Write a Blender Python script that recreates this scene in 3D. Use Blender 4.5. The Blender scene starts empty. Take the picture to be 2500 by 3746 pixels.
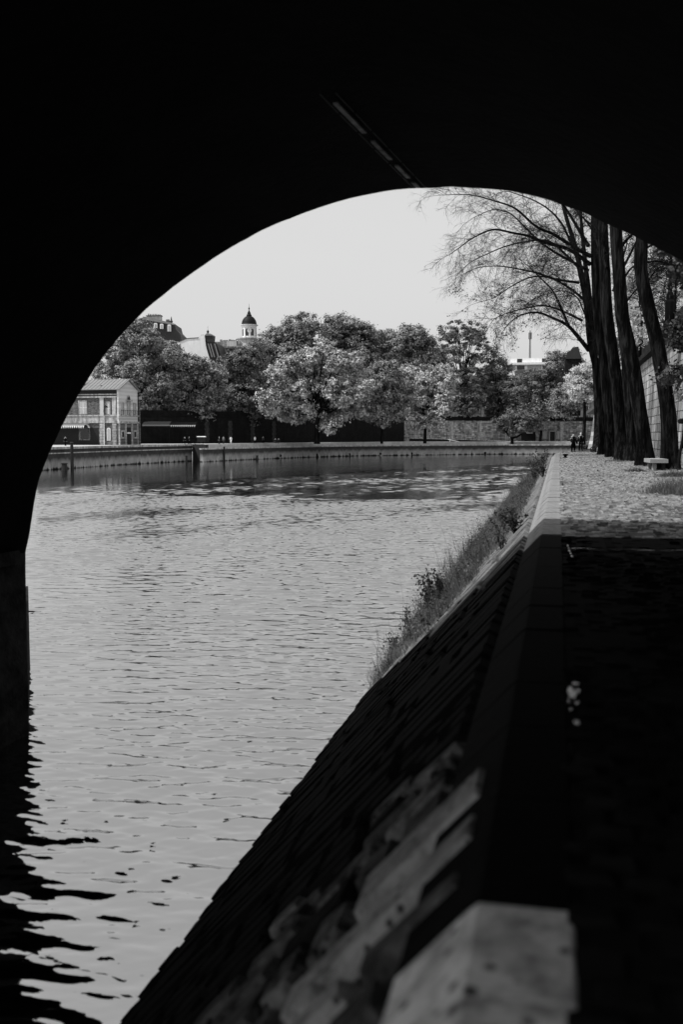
import bpy, math, random
import numpy as np
from mathutils import Vector, Matrix

random.seed(7)
rng = np.random.default_rng(11)
S = bpy.context.scene
COL = S.collection
R = math.radians

# ------------------------------------------------------------------ camera maths
FPX, CX, CY = 3642.0, 1250.0, 1873.0
PSI, PIT = R(12.28), R(4.44)
CAM = Vector((0, 0, 1.6))
RT = Vector((math.cos(PSI), math.sin(PSI), 0))
FW = Vector((-math.sin(PSI), math.cos(PSI), 0))


def ray(px, py):
    xc, yc = (px - CX) / FPX, (CY - py) / FPX
    f = math.cos(PIT) + yc * math.sin(PIT)
    z = yc * math.cos(PIT) - math.sin(PIT)
    return RT * xc + FW * f + Vector((0, 0, z))


def P(px, py, d):                      # point at horizontal depth d
    r = ray(px, py)
    return CAM + r * (d / r.dot(FW))


def G(px, py, z):                      # point where the sight line meets height z
    r = ray(px, py)
    return CAM + r * ((z - CAM.z) / r.z)


def onplane(px, py, p0, n):
    r = ray(px, py)
    return CAM + r * ((p0 - CAM).dot(n) / r.dot(n))


WATER_Z = -4.3
WSLOPE = .10
# ------------------------------------------------------------------ materials


def nodes(name):
    m = bpy.data.materials.new(name)
    m.use_nodes = True
    nt = m.node_tree
    return m, nt, nt.nodes['Principled BSDF']


def N(nt, t, **kw):
    n = nt.nodes.new(t)
    for k, v in kw.items():
        if k in n.inputs:
            n.inputs[k].default_value = v
        else:
            setattr(n, k, v)
    return n


def ramp(nt, fac, stops):
    r = N(nt, 'ShaderNodeValToRGB')
    e = r.color_ramp.elements
    while len(e) < len(stops):
        e.new(0.5)
    for i, (p, v) in enumerate(stops):
        e[i].position = p
        e[i].color = (v, v, v, 1)
    nt.links.new(fac, r.inputs[0])
    return r.outputs[0]


def coords(nt, kind='Object', scale=(1, 1, 1), rot=(0, 0, 0)):
    if kind == 'World':
        o = N(nt, 'ShaderNodeNewGeometry').outputs['Position']
    else:
        o = N(nt, 'ShaderNodeTexCoord').outputs[kind]
    mp = N(nt, 'ShaderNodeMapping')
    mp.inputs['Scale'].default_value = scale
    mp.inputs['Rotation'].default_value = rot
    nt.links.new(o, mp.inputs[0])
    return mp.outputs[0]


def math_n(nt, op, a, b=None):
    n = N(nt, 'ShaderNodeMath', operation=op)
    for i, v in enumerate((a, b)):
        if v is None:
            continue
        if isinstance(v, (int, float)):
            n.inputs[i].default_value = v
        else:
            nt.links.new(v, n.inputs[i])
    return n.outputs[0]


def mixc(nt, fac, a, b, mode='MIX'):
    n = N(nt, 'ShaderNodeMix', data_type='RGBA', blend_type=mode)
    for i, v in ((0, fac), (6, a), (7, b)):
        if isinstance(v, (int, float)):
            n.inputs[i].default_value = v if i == 0 else (v, v, v, 1)
        else:
            nt.links.new(v, n.inputs[i])
    return n.outputs[2]


def mat(name, c, rough=.85, var=.35, scale=1.5, stretch=(1, 1, 1), bump=0., spec=.3, kind='Object', stain=0.):
    m, nt, b = nodes(name)
    v = coords(nt, kind, stretch)
    n1 = N(nt, 'ShaderNodeTexNoise', Scale=scale, Detail=8., Roughness=.65)
    nt.links.new(v, n1.inputs['Vector'])
    col = ramp(nt, n1.outputs[0], [(.28, c * (1 - var)), (.72, c * (1 + var))])
    if stain:
        v2 = coords(nt, kind, (1.2, 1.2, .12))
        n2 = N(nt, 'ShaderNodeTexNoise', Scale=1.3, Detail=6., Roughness=.6)
        nt.links.new(v2, n2.inputs['Vector'])
        s = ramp(nt, n2.outputs[0], [(.38, 1 - stain), (.62, 1.)])
        col = mixc(nt, 1., col, s, 'MULTIPLY')
    nt.links.new(col, b.inputs['Base Color'])
    b.inputs['Roughness'].default_value = rough
    b.inputs['Specular IOR Level'].default_value = spec
    if bump:
        bm = N(nt, 'ShaderNodeBump', Strength=bump, Distance=.05)
        n3 = N(nt, 'ShaderNodeTexNoise', Scale=scale * 5, Detail=6.)
        nt.links.new(v, n3.inputs['Vector'])
        nt.links.new(n3.outputs[0], bm.inputs['Height'])
        nt.links.new(bm.outputs[0], b.inputs['Normal'])
    return m


def brickmat(name, c1, c2, mortar, bw, bh, axis='x', msize=.02, stain=.5, off=.5, bump=.6):
    m, nt, b = nodes(name)
    tc = N(nt, 'ShaderNodeTexCoord').outputs['Object']
    sp = N(nt, 'ShaderNodeSeparateXYZ')
    nt.links.new(tc, sp.inputs[0])
    cb = N(nt, 'ShaderNodeCombineXYZ')
    nt.links.new(sp.outputs['X' if axis == 'x' else 'Y'], cb.inputs[0])
    nt.links.new(sp.outputs['Z'], cb.inputs[1])
    nz = N(nt, 'ShaderNodeTexNoise', Scale=2.5 / bw, Detail=4.)
    nt.links.new(cb.outputs[0], nz.inputs['Vector'])
    wob = N(nt, 'ShaderNodeVectorMath', operation='SCALE')
    wob.inputs['Scale'].default_value = bh * .25
    nt.links.new(nz.outputs[1], wob.inputs[0])
    ad = N(nt, 'ShaderNodeVectorMath', operation='ADD')
    nt.links.new(cb.outputs[0], ad.inputs[0])
    nt.links.new(wob.outputs[0], ad.inputs[1])
    br = N(nt, 'ShaderNodeTexBrick')
    br.offset = off
    br.inputs['Scale'].default_value = 1.
    br.inputs['Brick Width'].default_value = bw
    br.inputs['Row Height'].default_value = bh
    br.inputs['Mortar Size'].default_value = msize
    br.inputs['Mortar Smooth'].default_value = .4
    br.inputs['Bias'].default_value = 0.
    for k, v in (('Color1', c1), ('Color2', c2), ('Mortar', mortar)):
        br.inputs[k].default_value = (v, v, v, 1)
    nt.links.new(ad.outputs[0], br.inputs['Vector'])
    st = N(nt, 'ShaderNodeTexNoise', Scale=.8, Detail=8., Roughness=.65)
    mp = N(nt, 'ShaderNodeMapping')
    mp.inputs['Scale'].default_value = (1.6, .35, 1)
    nt.links.new(cb.outputs[0], mp.inputs[0])
    nt.links.new(mp.outputs[0], st.inputs['Vector'])
    s = ramp(nt, st.outputs[0], [(.35, 1 - stain), (.6, 1.)])
    col = mixc(nt, 1., br.outputs['Color'], s, 'MULTIPLY')
    nt.links.new(col, b.inputs['Base Color'])
    b.inputs['Roughness'].default_value = .9
    b.inputs['Specular IOR Level'].default_value = .2
    bm = N(nt, 'ShaderNodeBump', Strength=bump, Distance=.06)
    inv = math_n(nt, 'SUBTRACT', 1., br.outputs['Fac'])
    h = math_n(nt, 'ADD', inv, math_n(nt, 'MULTIPLY', st.outputs[0], .6))
    nt.links.new(h, bm.inputs['Height'])
    nt.links.new(bm.outputs[0], b.inputs['Normal'])
    return m


def leafmat(name, lo, hi, trans=.3, scale=.35):
    m, nt, b = nodes(name)
    v = coords(nt, 'World')
    n1 = N(nt, 'ShaderNodeTexNoise', Scale=scale, Detail=3.)
    nt.links.new(v, n1.inputs['Vector'])
    n2 = N(nt, 'ShaderNodeTexWhiteNoise')
    vm = N(nt, 'ShaderNodeVectorMath', operation='SNAP')
    vm.inputs[1].default_value = (.6, .6, .6)
    nt.links.new(v, vm.inputs[0])
    nt.links.new(vm.outputs[0], n2.inputs['Vector'])
    f = math_n(nt, 'ADD', math_n(nt, 'MULTIPLY', n1.outputs[0], .6), math_n(nt, 'MULTIPLY', n2.outputs[0], .4))
    col = ramp(nt, f, [(.3, lo), (.7, hi)])
    nt.links.new(col, b.inputs['Base Color'])
    b.inputs['Roughness'].default_value = .55
    b.inputs['Specular IOR Level'].default_value = .3
    tr = N(nt, 'ShaderNodeBsdfTranslucent')
    nt.links.new(col, tr.inputs[0])
    mx = N(nt, 'ShaderNodeMixShader')
    mx.inputs[0].default_value = trans
    nt.links.new(b.outputs[0], mx.inputs[1])
    nt.links.new(tr.outputs[0], mx.inputs[2])
    nt.links.new(mx.outputs[0], nt.nodes['Material Output'].inputs[0])
    return m


M = {}
M['vault'] = mat('sooty_vault_stone', .004, .95, .5, 1.2, bump=.3, spec=.02)  # almost black: the darkness inside the arch is put into the stone colour
M['pier'] = mat('grimy_pier_stone', .018, .95, .9, 2.6, bump=.6, spec=.05)  # pier stone darkened: shade below the bridge put into its colour
M['bridge_face'] = brickmat('bridge_face_stone', .22, .3, .1, 1.1, .5)
M['coping'] = mat('pale_coping_stone', .21, .85, .6, 5., bump=.4, spec=.15)
M['slope_sooty'] = mat('sooty_revetment_stone', .005, .95, .7, 2.4, bump=.5, spec=.03)  # near-black copy: bridge shade put into the stone colour
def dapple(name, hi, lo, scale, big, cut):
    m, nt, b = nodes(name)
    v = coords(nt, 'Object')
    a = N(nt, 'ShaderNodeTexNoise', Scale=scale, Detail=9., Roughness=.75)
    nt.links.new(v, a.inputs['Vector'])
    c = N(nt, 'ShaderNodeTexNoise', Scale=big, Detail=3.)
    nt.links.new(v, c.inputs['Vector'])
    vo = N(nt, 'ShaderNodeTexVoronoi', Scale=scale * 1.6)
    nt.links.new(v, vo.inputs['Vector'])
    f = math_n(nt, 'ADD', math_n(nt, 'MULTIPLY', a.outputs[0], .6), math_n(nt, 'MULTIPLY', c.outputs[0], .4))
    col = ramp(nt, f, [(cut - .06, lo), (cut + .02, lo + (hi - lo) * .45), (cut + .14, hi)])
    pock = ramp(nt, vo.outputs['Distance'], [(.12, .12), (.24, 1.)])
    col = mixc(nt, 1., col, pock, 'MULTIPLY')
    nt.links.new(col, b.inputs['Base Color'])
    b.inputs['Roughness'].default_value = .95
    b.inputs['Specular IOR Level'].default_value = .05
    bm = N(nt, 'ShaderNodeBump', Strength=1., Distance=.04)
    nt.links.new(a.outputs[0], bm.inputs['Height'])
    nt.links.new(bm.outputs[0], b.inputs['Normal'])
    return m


M['coping_lime'] = dapple('lime_bleached_coping', .62, .12, 5., 2.5, .42)  # lighter copy: light on the near coping block put into the colour
M['slope_dapple'] = dapple('dappled_revetment_stone', .17, .004, 7., 1.8, .5)  # dappled daylight put into the colour of the near blocks
M['slope_mid'] = mat('grimy_revetment_stone', .045, .95, .95, 5., bump=1., spec=.03)  # half-dark copy: fading light put into the stone colour
M['slope_pale'] = dapple('pale_revetment_stone', .26, .02, 6., 2., .42)  # paler copy: daylight on the near slope put into the colour
M['coping_sooty'] = mat('sooty_coping_stone', .0025, .95, .6, 3., bump=.25, spec=.03)  # shade under the bridge put into the coping colour
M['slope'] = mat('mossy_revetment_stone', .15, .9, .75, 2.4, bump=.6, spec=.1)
M['soil'] = mat('dark_joint_soil', .008, .95, .5, 3., spec=.05)
M['cobble'] = mat('worn_cobbles', .18, .7, .95, 6., bump=.2, spec=.35, kind='World')
M['damp'] = mat('damp_cobbles', .006, .95, .6, 3.2, bump=.2, spec=.02, kind='World')  # shade below the arch put into a near-black cobble colour
M['joint'] = mat('cobble_joint_dirt', .045, .95, .4, 4., kind='World')
M['promenade'] = mat('promenade_gravel', .42, .9, .3, .8, kind='World')
M['street'] = mat('upper_street_asphalt', .06, .9, .3, .5, kind='World')
M['bark'] = mat('dark_bark', .006, .9, .8, 5., (1, 1, .14), bump=1., spec=.05)
for n_ in M['bark'].node_tree.nodes:
    if n_.type == 'VALTORGB':
        e_ = n_.color_ramp.elements
        e_[0].position, e_[0].color = .46, (.002, .002, .002, 1)
        e_[1].position, e_[1].color = .74, (.032, .032, .032, 1)
M['twig'] = mat('twig_bark', .01, .9, .3, 3., spec=.1)
M['palebark'] = mat('mottled_plane_bark', .16, .9, .7, 2.5, (1, 1, .5), bump=.5)
M['leaf_bright'] = leafmat('bright_leaves', .1, .68, .1)
M['leaf_mid'] = leafmat('mid_leaves', .05, .4, .1)
M['leaf_dark'] = leafmat('dark_leaves', .03, .25, .1)
M['leaf_pale'] = leafmat('pale_yellow_leaves', .4, .75, .4)
M['leaf_near'] = leafmat('near_leaves', .04, .12, .3, 2.)
M['ivy'] = leafmat('ivy_leaves', .012, .06, .1, 3.)
M['grass'] = leafmat('dry_grass', .012, .22, .35, 1.8)
M['weed'] = leafmat('weed_leaves', .04, .16, .3, 2.)
M['weed_dark'] = leafmat('dark_weed_leaves', .012, .05, .2, 2.)
M['litter'] = leafmat('fallen_leaves', .06, .36, .1, 4.)
M['iron'] = mat('black_iron', .006, .8, .3, 5., spec=.1)
M['darkwood'] = mat('dark_wet_wood', .02, .8, .5, 4., (1, 1, .2))
M['slate'] = mat('dark_slate', .02, .6, .4, 2., spec=.4)
M['zinc'] = mat('zinc_roof', .2, .5, .2, 1.5, (.2, 2, 1), spec=.5)
M['white'] = mat('white_stucco', .85, .8, .08, .5, stain=.1)
M['plaster'] = mat('pale_plaster', .5, .85, .15, .6, stain=.25)
M['dimstone'] = mat('sooty_pilaster_stone', .05, .9, .5, 2., stain=.4)  # pale pilasters, darkened: the wall's shade is put into the colour
M['dimplaster'] = mat('grimy_plaster', .2, .9, .4, .6, stain=.5)
M['dress'] = mat('pale_dressed_stone', .5, .8, .4, 1.8, stain=.6)
M['dome'] = mat('dark_dome_slate', .01, .6, .4, 1.5, spec=.15)
M['glass'] = mat('dark_window_glass', .02, .15, .2, 1., spec=.6)
M['shutter'] = mat('grey_shutter', .4, .7, .1, 2.)
M['shadowwall'] = brickmat('dim_rubble_wall', .016, .007, .005, .7, .32, stain=.6)  # tree shade on the street wall put into this near-black stone
M['brick'] = brickmat('pump_house_brick', .2, .07, .12, .42, .2, msize=.03, stain=.35)
M['gablebrick'] = brickmat('gable_pale_brick', .8, .5, .7, .8, .4, msize=.02, stain=.3)  # pale stone, lightened further to stand for sun on the gable
M['rubble'] = brickmat('rubble_wall', .55, .13, .26, 1.0, .5, msize=.05, stain=.6)
M['bigblock'] = brickmat('quay_block_wall', .5, .26, .1, 1.5, .62, axis='y', msize=.035, stain=.8, bump=1.)
M['cloth_dark'] = mat('black_cloth', .004, .95, .3, 6., spec=.05)
M['cloth_grey'] = mat('charcoal_cloth', .03, .95, .3, 6., spec=.05)
M['cloth_white'] = mat('white_cloth', .75, .9, .1, 6., spec=.1)
M['cloth_mid'] = mat('grey_cloth', .16, .9, .2, 6., spec=.1)
M['skin'] = mat('skin', .42, .6, .1, 8., spec=.3)
M['hair_dark'] = mat('dark_hair', .02, .7, .3, 20.)
M['hair_pale'] = mat('grey_hair', .45, .7, .2, 20.)
M['fur'] = mat('dark_fur', .02, .9, .4, 12.)
M['railpale'] = mat('dusty_pale_rail', .14, .85, .95, 3.)
M['raildark'] = mat('dark_rail', .012, .8, .9, 3.)
M['pot'] = mat('chimney_pots', .08, .8, .3, 2.)
M['deadleaf'] = mat('floating_dead_leaf', .03, .6, .4, 9.)
M['stonebench'] = mat('bench_stone', .3, .8, .2, 5., bump=.2)


def quaymat():
    m, nt, b = nodes('stained_quay_wall')
    v = coords(nt, 'World', (1, 1, 1))
    sp = N(nt, 'ShaderNodeSeparateXYZ')
    nt.links.new(v, sp.inputs[0])
    v1 = coords(nt, 'World', (.9, .9, .05))
    n1 = N(nt, 'ShaderNodeTexNoise', Scale=1.1, Detail=8., Roughness=.7)
    nt.links.new(v1, n1.inputs['Vector'])
    v2 = coords(nt, 'World', (1, 1, 1))
    n2 = N(nt, 'ShaderNodeTexNoise', Scale=.5, Detail=6., Roughness=.7)
    nt.links.new(v2, n2.inputs['Vector'])
    # soot band under the coping and a wet band at the water line, with ragged lower edges
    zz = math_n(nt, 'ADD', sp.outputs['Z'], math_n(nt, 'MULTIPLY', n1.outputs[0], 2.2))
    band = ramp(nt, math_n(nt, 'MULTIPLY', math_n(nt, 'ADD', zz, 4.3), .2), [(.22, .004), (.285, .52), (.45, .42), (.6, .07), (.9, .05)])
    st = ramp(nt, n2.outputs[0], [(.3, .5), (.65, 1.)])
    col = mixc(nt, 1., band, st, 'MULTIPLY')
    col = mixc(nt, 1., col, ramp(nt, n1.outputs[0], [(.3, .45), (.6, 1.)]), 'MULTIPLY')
    nt.links.new(col, b.inputs['Base Color'])
    b.inputs['Roughness'].default_value = .9
    b.inputs['Specular IOR Level'].default_value = .2
    return m


M['quay'] = quaymat()


def watermat():
    m, nt, b = nodes('river_water')
    b.inputs['Base Color'].default_value = (.49, .49, .49, 1)
    b.inputs['Metallic'].default_value = 1.
    b.inputs['Specular Tint'].default_value = (.97, .97, .97, 1)
    b.inputs['Roughness'].default_value = .04
    v2 = coords(nt, 'World', (.5, 1., 1.), (0, 0, R(14)))
    c = N(nt, 'ShaderNodeTexNoise', Scale=5.5, Detail=2., Roughness=.5, Distortion=.4)
    nt.links.new(v2, c.inputs['Vector'])
    h = math_n(nt, 'MULTIPLY', c.outputs[0], .006)
    bm = N(nt, 'ShaderNodeBump', Strength=1., Distance=1.)
    nt.links.new(h, bm.inputs['Height'])
    nt.links.new(bm.outputs[0], b.inputs['Normal'])
    return m


M['water'] = watermat()

# ------------------------------------------------------------------ mesh helpers


class MB:
    def __init__(s):
        s.v, s.f = [], []

    def face(s, pts):
        i = len(s.v)
        s.v += [tuple(p) for p in pts]
        s.f.append(tuple(range(i, i + len(pts))))
        return s

    def box(s, x0, y0, z0, x1, y1, z1, mtx=None):
        i = len(s.v)
        c = [(x0, y0, z0), (x1, y0, z0), (x1, y1, z0), (x0, y1, z0), (x0, y0, z1), (x1, y0, z1), (x1, y1, z1), (x0, y1, z1)]
        if mtx is not None:
            c = [tuple(mtx @ Vector(p)) for p in c]
        s.v += c
        s.f += [tuple(i + k for k in q) for q in ((3, 2, 1, 0), (4, 5, 6, 7), (0, 1, 5, 4), (1, 2, 6, 5), (2, 3, 7, 6), (3, 0, 4, 7))]
        return s

    def prism(s, pts, vec):            # polygon pts extruded by vec
        n = len(pts)
        i = len(s.v)
        vec = Vector(vec)
        s.v += [tuple(p) for p in pts] + [tuple(Vector(p) + vec) for p in pts]
        s.f.append(tuple(i + k for k in reversed(range(n))))
        s.f.append(tuple(i + n + k for k in range(n)))
        for k in range(n):
            s.f.append((i + k, i + (k + 1) % n, i + n + (k + 1) % n, i + n + k))
        return s

    def tube(s, pts, rad, n=6, cap=True):
        i = len(s.v)
        m = len(pts)
        pts = [Vector(p) for p in pts]
        up = Vector((.31, .17, .93))
        for k in range(m):
            t = (pts[min(k + 1, m - 1)] - pts[max(k - 1, 0)])
            if t.length < 1e-9:
                t = Vector((0, 0, 1))
            t.normalize()
            a = t.cross(up)
            if a.length < .05:
                a = t.cross(Vector((1, 0, 0)))
            a.normalize()
            b = t.cross(a)
            r = rad[k] if not isinstance(rad, (int, float)) else rad
            for j in range(n):
                q = 2 * math.pi * j / n
                s.v.append(tuple(pts[k] + a * (r * math.cos(q)) + b * (r * math.sin(q))))
        for k in range(m - 1):
            for j in range(n):
                j2 = (j + 1) % n
                s.f.append((i + k * n + j, i + k * n + j2, i + (k + 1) * n + j2, i + (k + 1) * n + j))
        if cap:
            s.f.append(tuple(i + j for j in reversed(range(n))))
            s.f.append(tuple(i + (m - 1) * n + j for j in range(n)))
        return s

    def lathe(s, prof, c=(0, 0, 0), n=16):   # prof: (r, z)
        i = len(s.v)
        for r, z in prof:
            for j in range(n):
                q = 2 * math.pi * (j + .5) / n
                s.v.append((c[0] + r * math.cos(q), c[1] + r * math.sin(q), c[2] + z))
        for k in range(len(prof) - 1):
            for j in range(n):
                j2 = (j + 1) % n
                s.f.append((i + k * n + j, i + k * n + j2, i + (k + 1) * n + j2, i + (k + 1) * n + j))
        s.f.append(tuple(i + j for j in reversed(range(n))))
        s.f.append(tuple(i + (len(prof) - 1) * n + j for j in range(n)))
        return s

    def build(s, name, m, parent=None, loc=None, smooth=False, label=None):
        me = bpy.data.meshes.new(name)
        me.from_pydata(s.v, [], s.f)
        me.materials.append(m)
        if smooth:
            me.polygons.foreach_set('use_smooth', [True] * len(me.polygons))
        me.update()
        o = bpy.data.objects.new(name, me)
        COL.objects.link(o)
        if parent is not None:
            o.parent = parent
        if loc is not None:
            o.location = loc
        if label:
            o['label'] = label
        return o


def np_obj(name, verts, nper, m, parent=None, loc=None):
    """quads from an (n*nper,3) array"""
    n = len(verts) // nper
    me = bpy.data.meshes.new(name)
    me.vertices.add(len(verts))
    me.vertices.foreach_set('co', np.asarray(verts, dtype=np.float32).ravel())
    me.loops.add(n * nper)
    me.loops.foreach_set('vertex_index', np.arange(n * nper, dtype=np.int32))
    me.polygons.add(n)
    me.polygons.foreach_set('loop_start', np.arange(0, n * nper, nper, dtype=np.int32))
    me.update(calc_edges=True)
    me.validate()
    me.materials.append(m)
    o = bpy.data.objects.new(name, me)
    COL.objects.link(o)
    if parent is not None:
        o.parent = parent
    if loc is not None:
        o.location = loc
    return o


def thing(name, label, cat, loc=(0, 0, 0), rotz=0., group=None):
    o = bpy.data.objects.new(name, None)
    COL.objects.link(o)
    o.location = loc
    o.rotation_euler = (0, 0, rotz)
    o['label'] = label
    o['category'] = cat
    if group:
        o['group'] = group
    return o


def tag(o, label, cat, group=None):
    o['label'] = label
    o['category'] = cat
    if group:
        o['group'] = group
    return o


def struct(o, kind='structure'):
    o['kind'] = kind
    return o


def copy_thing(root, loc, rotz, label):
    r = root.copy()
    COL.objects.link(r)
    r.location = loc
    r.rotation_euler = (0, 0, rotz)
    r['label'] = label
    for ch in root.children:
        c = ch.copy()
        COL.objects.link(c)
        c.parent = r
        for g in ch.children:
            d = g.copy()
            COL.objects.link(d)
            d.parent = c
    return r


def leaf_quads(cen, size, flat=0., nrm=None):
    """rhombic leaf faces at the centres (n,3)"""
    n = len(cen)
    d = rng.normal(size=(n, 3))
    d[:, 2] += flat * np.sign(d[:, 2])
    if nrm is not None:
        d = d * .34 + nrm
    d /= np.linalg.norm(d, axis=1)[:, None]
    e = rng.normal(size=(n, 3))
    u = np.cross(d, e)
    u /= np.linalg.norm(u, axis=1)[:, None] + 1e-9
    w = np.cross(d, u)
    s = size * rng.uniform(.6, 1.3, (n, 1))
    q = np.stack([cen - u * s, cen - w * s * .62 + u * s * .15, cen + u * s, cen + w * s * .62 + u * s * .1], 1)
    return q.reshape(-1, 3)


# ------------------------------------------------------------------ world, sun, camera
sun_dir = Vector((-.50, -.24, .83)).normalized()
w = bpy.data.worlds.new('World')
S.world = w
w.use_nodes = True
nt = w.node_tree
bg = nt.nodes['Background']
sky = N(nt, 'ShaderNodeTexSky', sky_type='NISHITA', sun_disc=False)
sky.sun_elevation = math.asin(sun_dir.z)
sky.sun_rotation = math.atan2(sun_dir.x, sun_dir.y)
sky.air_density, sky.dust_density, sky.ozone_density = 1.2, 4., 1.
bw = N(nt, 'ShaderNodeRGBToBW')
nt.links.new(sky.outputs[0], bw.inputs[0])
# thin even cloud: compress the clear-sky gradient towards one grey
pw = math_n(nt, 'POWER', bw.outputs[0], .22)
tc = N(nt, 'ShaderNodeTexCoord').outputs['Generated']
cn = N(nt, 'ShaderNodeTexNoise', Scale=1.6, Detail=4., Roughness=.5)
mp = N(nt, 'ShaderNodeMapping')
mp.inputs['Scale'].default_value = (1, 1, 3)
nt.links.new(tc, mp.inputs[0])
nt.links.new(mp.outputs[0], cn.inputs['Vector'])
cl = math_n(nt, 'ADD', math_n(nt, 'MULTIPLY', cn.outputs[0], .12), .94)
SKY_GAIN = 5.5
val = math_n(nt, 'MULTIPLY', math_n(nt, 'MULTIPLY', pw, cl), SKY_GAIN)
cmb = N(nt, 'ShaderNodeCombineXYZ')
for i in range(3):
    nt.links.new(val, cmb.inputs[i])
nt.links.new(cmb.outputs[0], bg.inputs['Color'])
bg.inputs['Strength'].default_value = .1

sl = bpy.data.lights.new('sun', 'SUN')
sl.energy = 4.2
sl.angle = R(2.5)
so = bpy.data.objects.new('sun', sl)
COL.objects.link(so)
so.rotation_euler = sun_dir.to_track_quat('Z', 'Y').to_euler()
so.location = (0, 0, 60)

cam = bpy.data.cameras.new('camera')
co = bpy.data.objects.new('camera', cam)
COL.objects.link(co)
co.location = CAM
co.rotation_euler = (math.pi / 2 - PIT, 0, PSI)
cam.sensor_fit = 'VERTICAL'
cam.sensor_height = 36.
cam.sensor_width = 24.
cam.lens = 35.
cam.clip_start, cam.clip_end = .05, 5000
cam.dof.use_dof = True
cam.dof.focus_distance = 70.
cam.dof.aperture_fstop = 1.1
S.camera = co
vs = S.view_settings
vs.view_transform = 'Standard'
vs.look = 'None'
vs.gamma = 1.
vs.exposure = 0.
S.cycles.max_bounces = 6
S.cycles.diffuse_bounces = 1
S.cycles.glossy_bounces = 3
S.cycles.transparent_max_bounces = 4
S.cycles.sample_clamp_indirect = 3.
S.cycles.sample_clamp_direct = 8.
try:
    S.cycles.use_denoising = True
except Exception:
    pass

# ------------------------------------------------------------------ terrain, water
b = MB().face([(-900, -300, -6.5), (900, -300, -6.5), (900, 1800, -6.5), (-900, 1800, -6.5)])
struct(b.build('ground', M['soil']))
wr = np.random.default_rng(5)
WC = []
for k in range(44):
    lam = .17 * (6.5 ** (k / 43.)) * wr.uniform(.9, 1.1)
    th = math.pi / 2 + R(9) + wr.normal() * R(24)
    WC.append((lam, th, wr.uniform(0, 6.283), lam / 6.283 * WSLOPE * math.sqrt(2 / 44.)))


def wave_h(x, y, lmin):
    h = np.zeros_like(x)
    for lam, th, ph, a in WC:
        if lam < lmin:
            continue
        kx, ky = 6.283 / lam * math.cos(th), 6.283 / lam * math.sin(th)
        h += a * np.sin(kx * x + ky * y + ph + .7 * np.sin(.21 * x + .13 * y + ph) + .5 * np.sin(.9 * x - .3 * y + 2 * ph))
    g = .75 + .35 * np.sin(x * .11 + 1.3 * np.sin(y * .07)) * np.sin(y * .09 + x * .03) + .25 * np.sin(x * .37 - y * .23 + 1.)
    return h * g


def water_grid(x0, x1, y0, y1, dx_, dy_, lmin, amp):
    xs, ys = np.arange(x0, x1 + dx_ * .5, dx_), np.arange(y0, y1 + dy_ * .5, dy_)
    X, Y = np.meshgrid(xs, ys)
    calm = np.clip((Y - 2.3 * (X + 58) - 74) / 26., 0, 1)
    Z = WATER_Z + (amp * (1 - calm) + .2 * calm) * wave_h(X, Y, lmin)
    ny, nx = X.shape
    idx = np.arange(nx * ny).reshape(ny, nx)
    q = np.stack([idx[:-1, :-1], idx[:-1, 1:], idx[1:, 1:], idx[1:, :-1]], -1).reshape(-1)
    me = bpy.data.meshes.new('water')
    me.vertices.add(nx * ny)
    me.vertices.foreach_set('co', np.stack([X, Y, Z], -1).astype(np.float32).ravel())
    me.loops.add(len(q))
    me.loops.foreach_set('vertex_index', q.astype(np.int32))
    me.polygons.add(len(q) // 4)
    me.polygons.foreach_set('loop_start', np.arange(0, len(q), 4, dtype=np.int32))
    me.polygons.foreach_set('use_smooth', np.ones(len(q) // 4, dtype=bool))
    me.update(calc_edges=True)
    me.materials.append(M['water'])
    o = bpy.data.objects.new('water', me)
    COL.objects.link(o)
    return struct(o)


water_grid(-17, -3.4, 5, 30, .065, .032, .13, 1.25)
water_grid(-60, -3.4, 30, 90, .14, .07, .25, 2.1)
water_grid(-150, 30, 90, 330, .5, .25, .72, 3.2)
for q in ([(-600, -120), (40, -120), (40, -6), (-600, -6)], [(-600, -6), (-17, -6), (-17, 30), (-600, 30)], [(-17, -6), (-3, -6), (-3, 5), (-17, 5)], [(-600, 30), (-60, 30), (-60, 90), (-600, 90)], [(-600, 90), (-150, 90), (-150, 420), (-600, 420)], [(30, 90), (140, 330), (140, 420), (30, 330)]):
    struct(MB().face([(x, y_, WATER_Z) for x, y_ in q]).build('water', M['water']))

# path on the near quay: dirt sheet + individual cobble heads in one paved surface
XW = 7.0
b = MB()
edge = [(.083, -60), (.083, 84), (.4, 92), (1.4, 98), (4, 103), (12, 108), (16, 108), (16, -60)]
b.prism([(x, y, -.9) for x, y in reversed(edge)], (0, 0, .885))
struct(b.build('path', M['joint']))
struct(MB().face([(.084, -60, -.010), (XW + 6, -60, -.010), (XW + 6, 16.1, -.010), (.084, 16.1, -.010)]).build('path', M['damp']))


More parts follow.
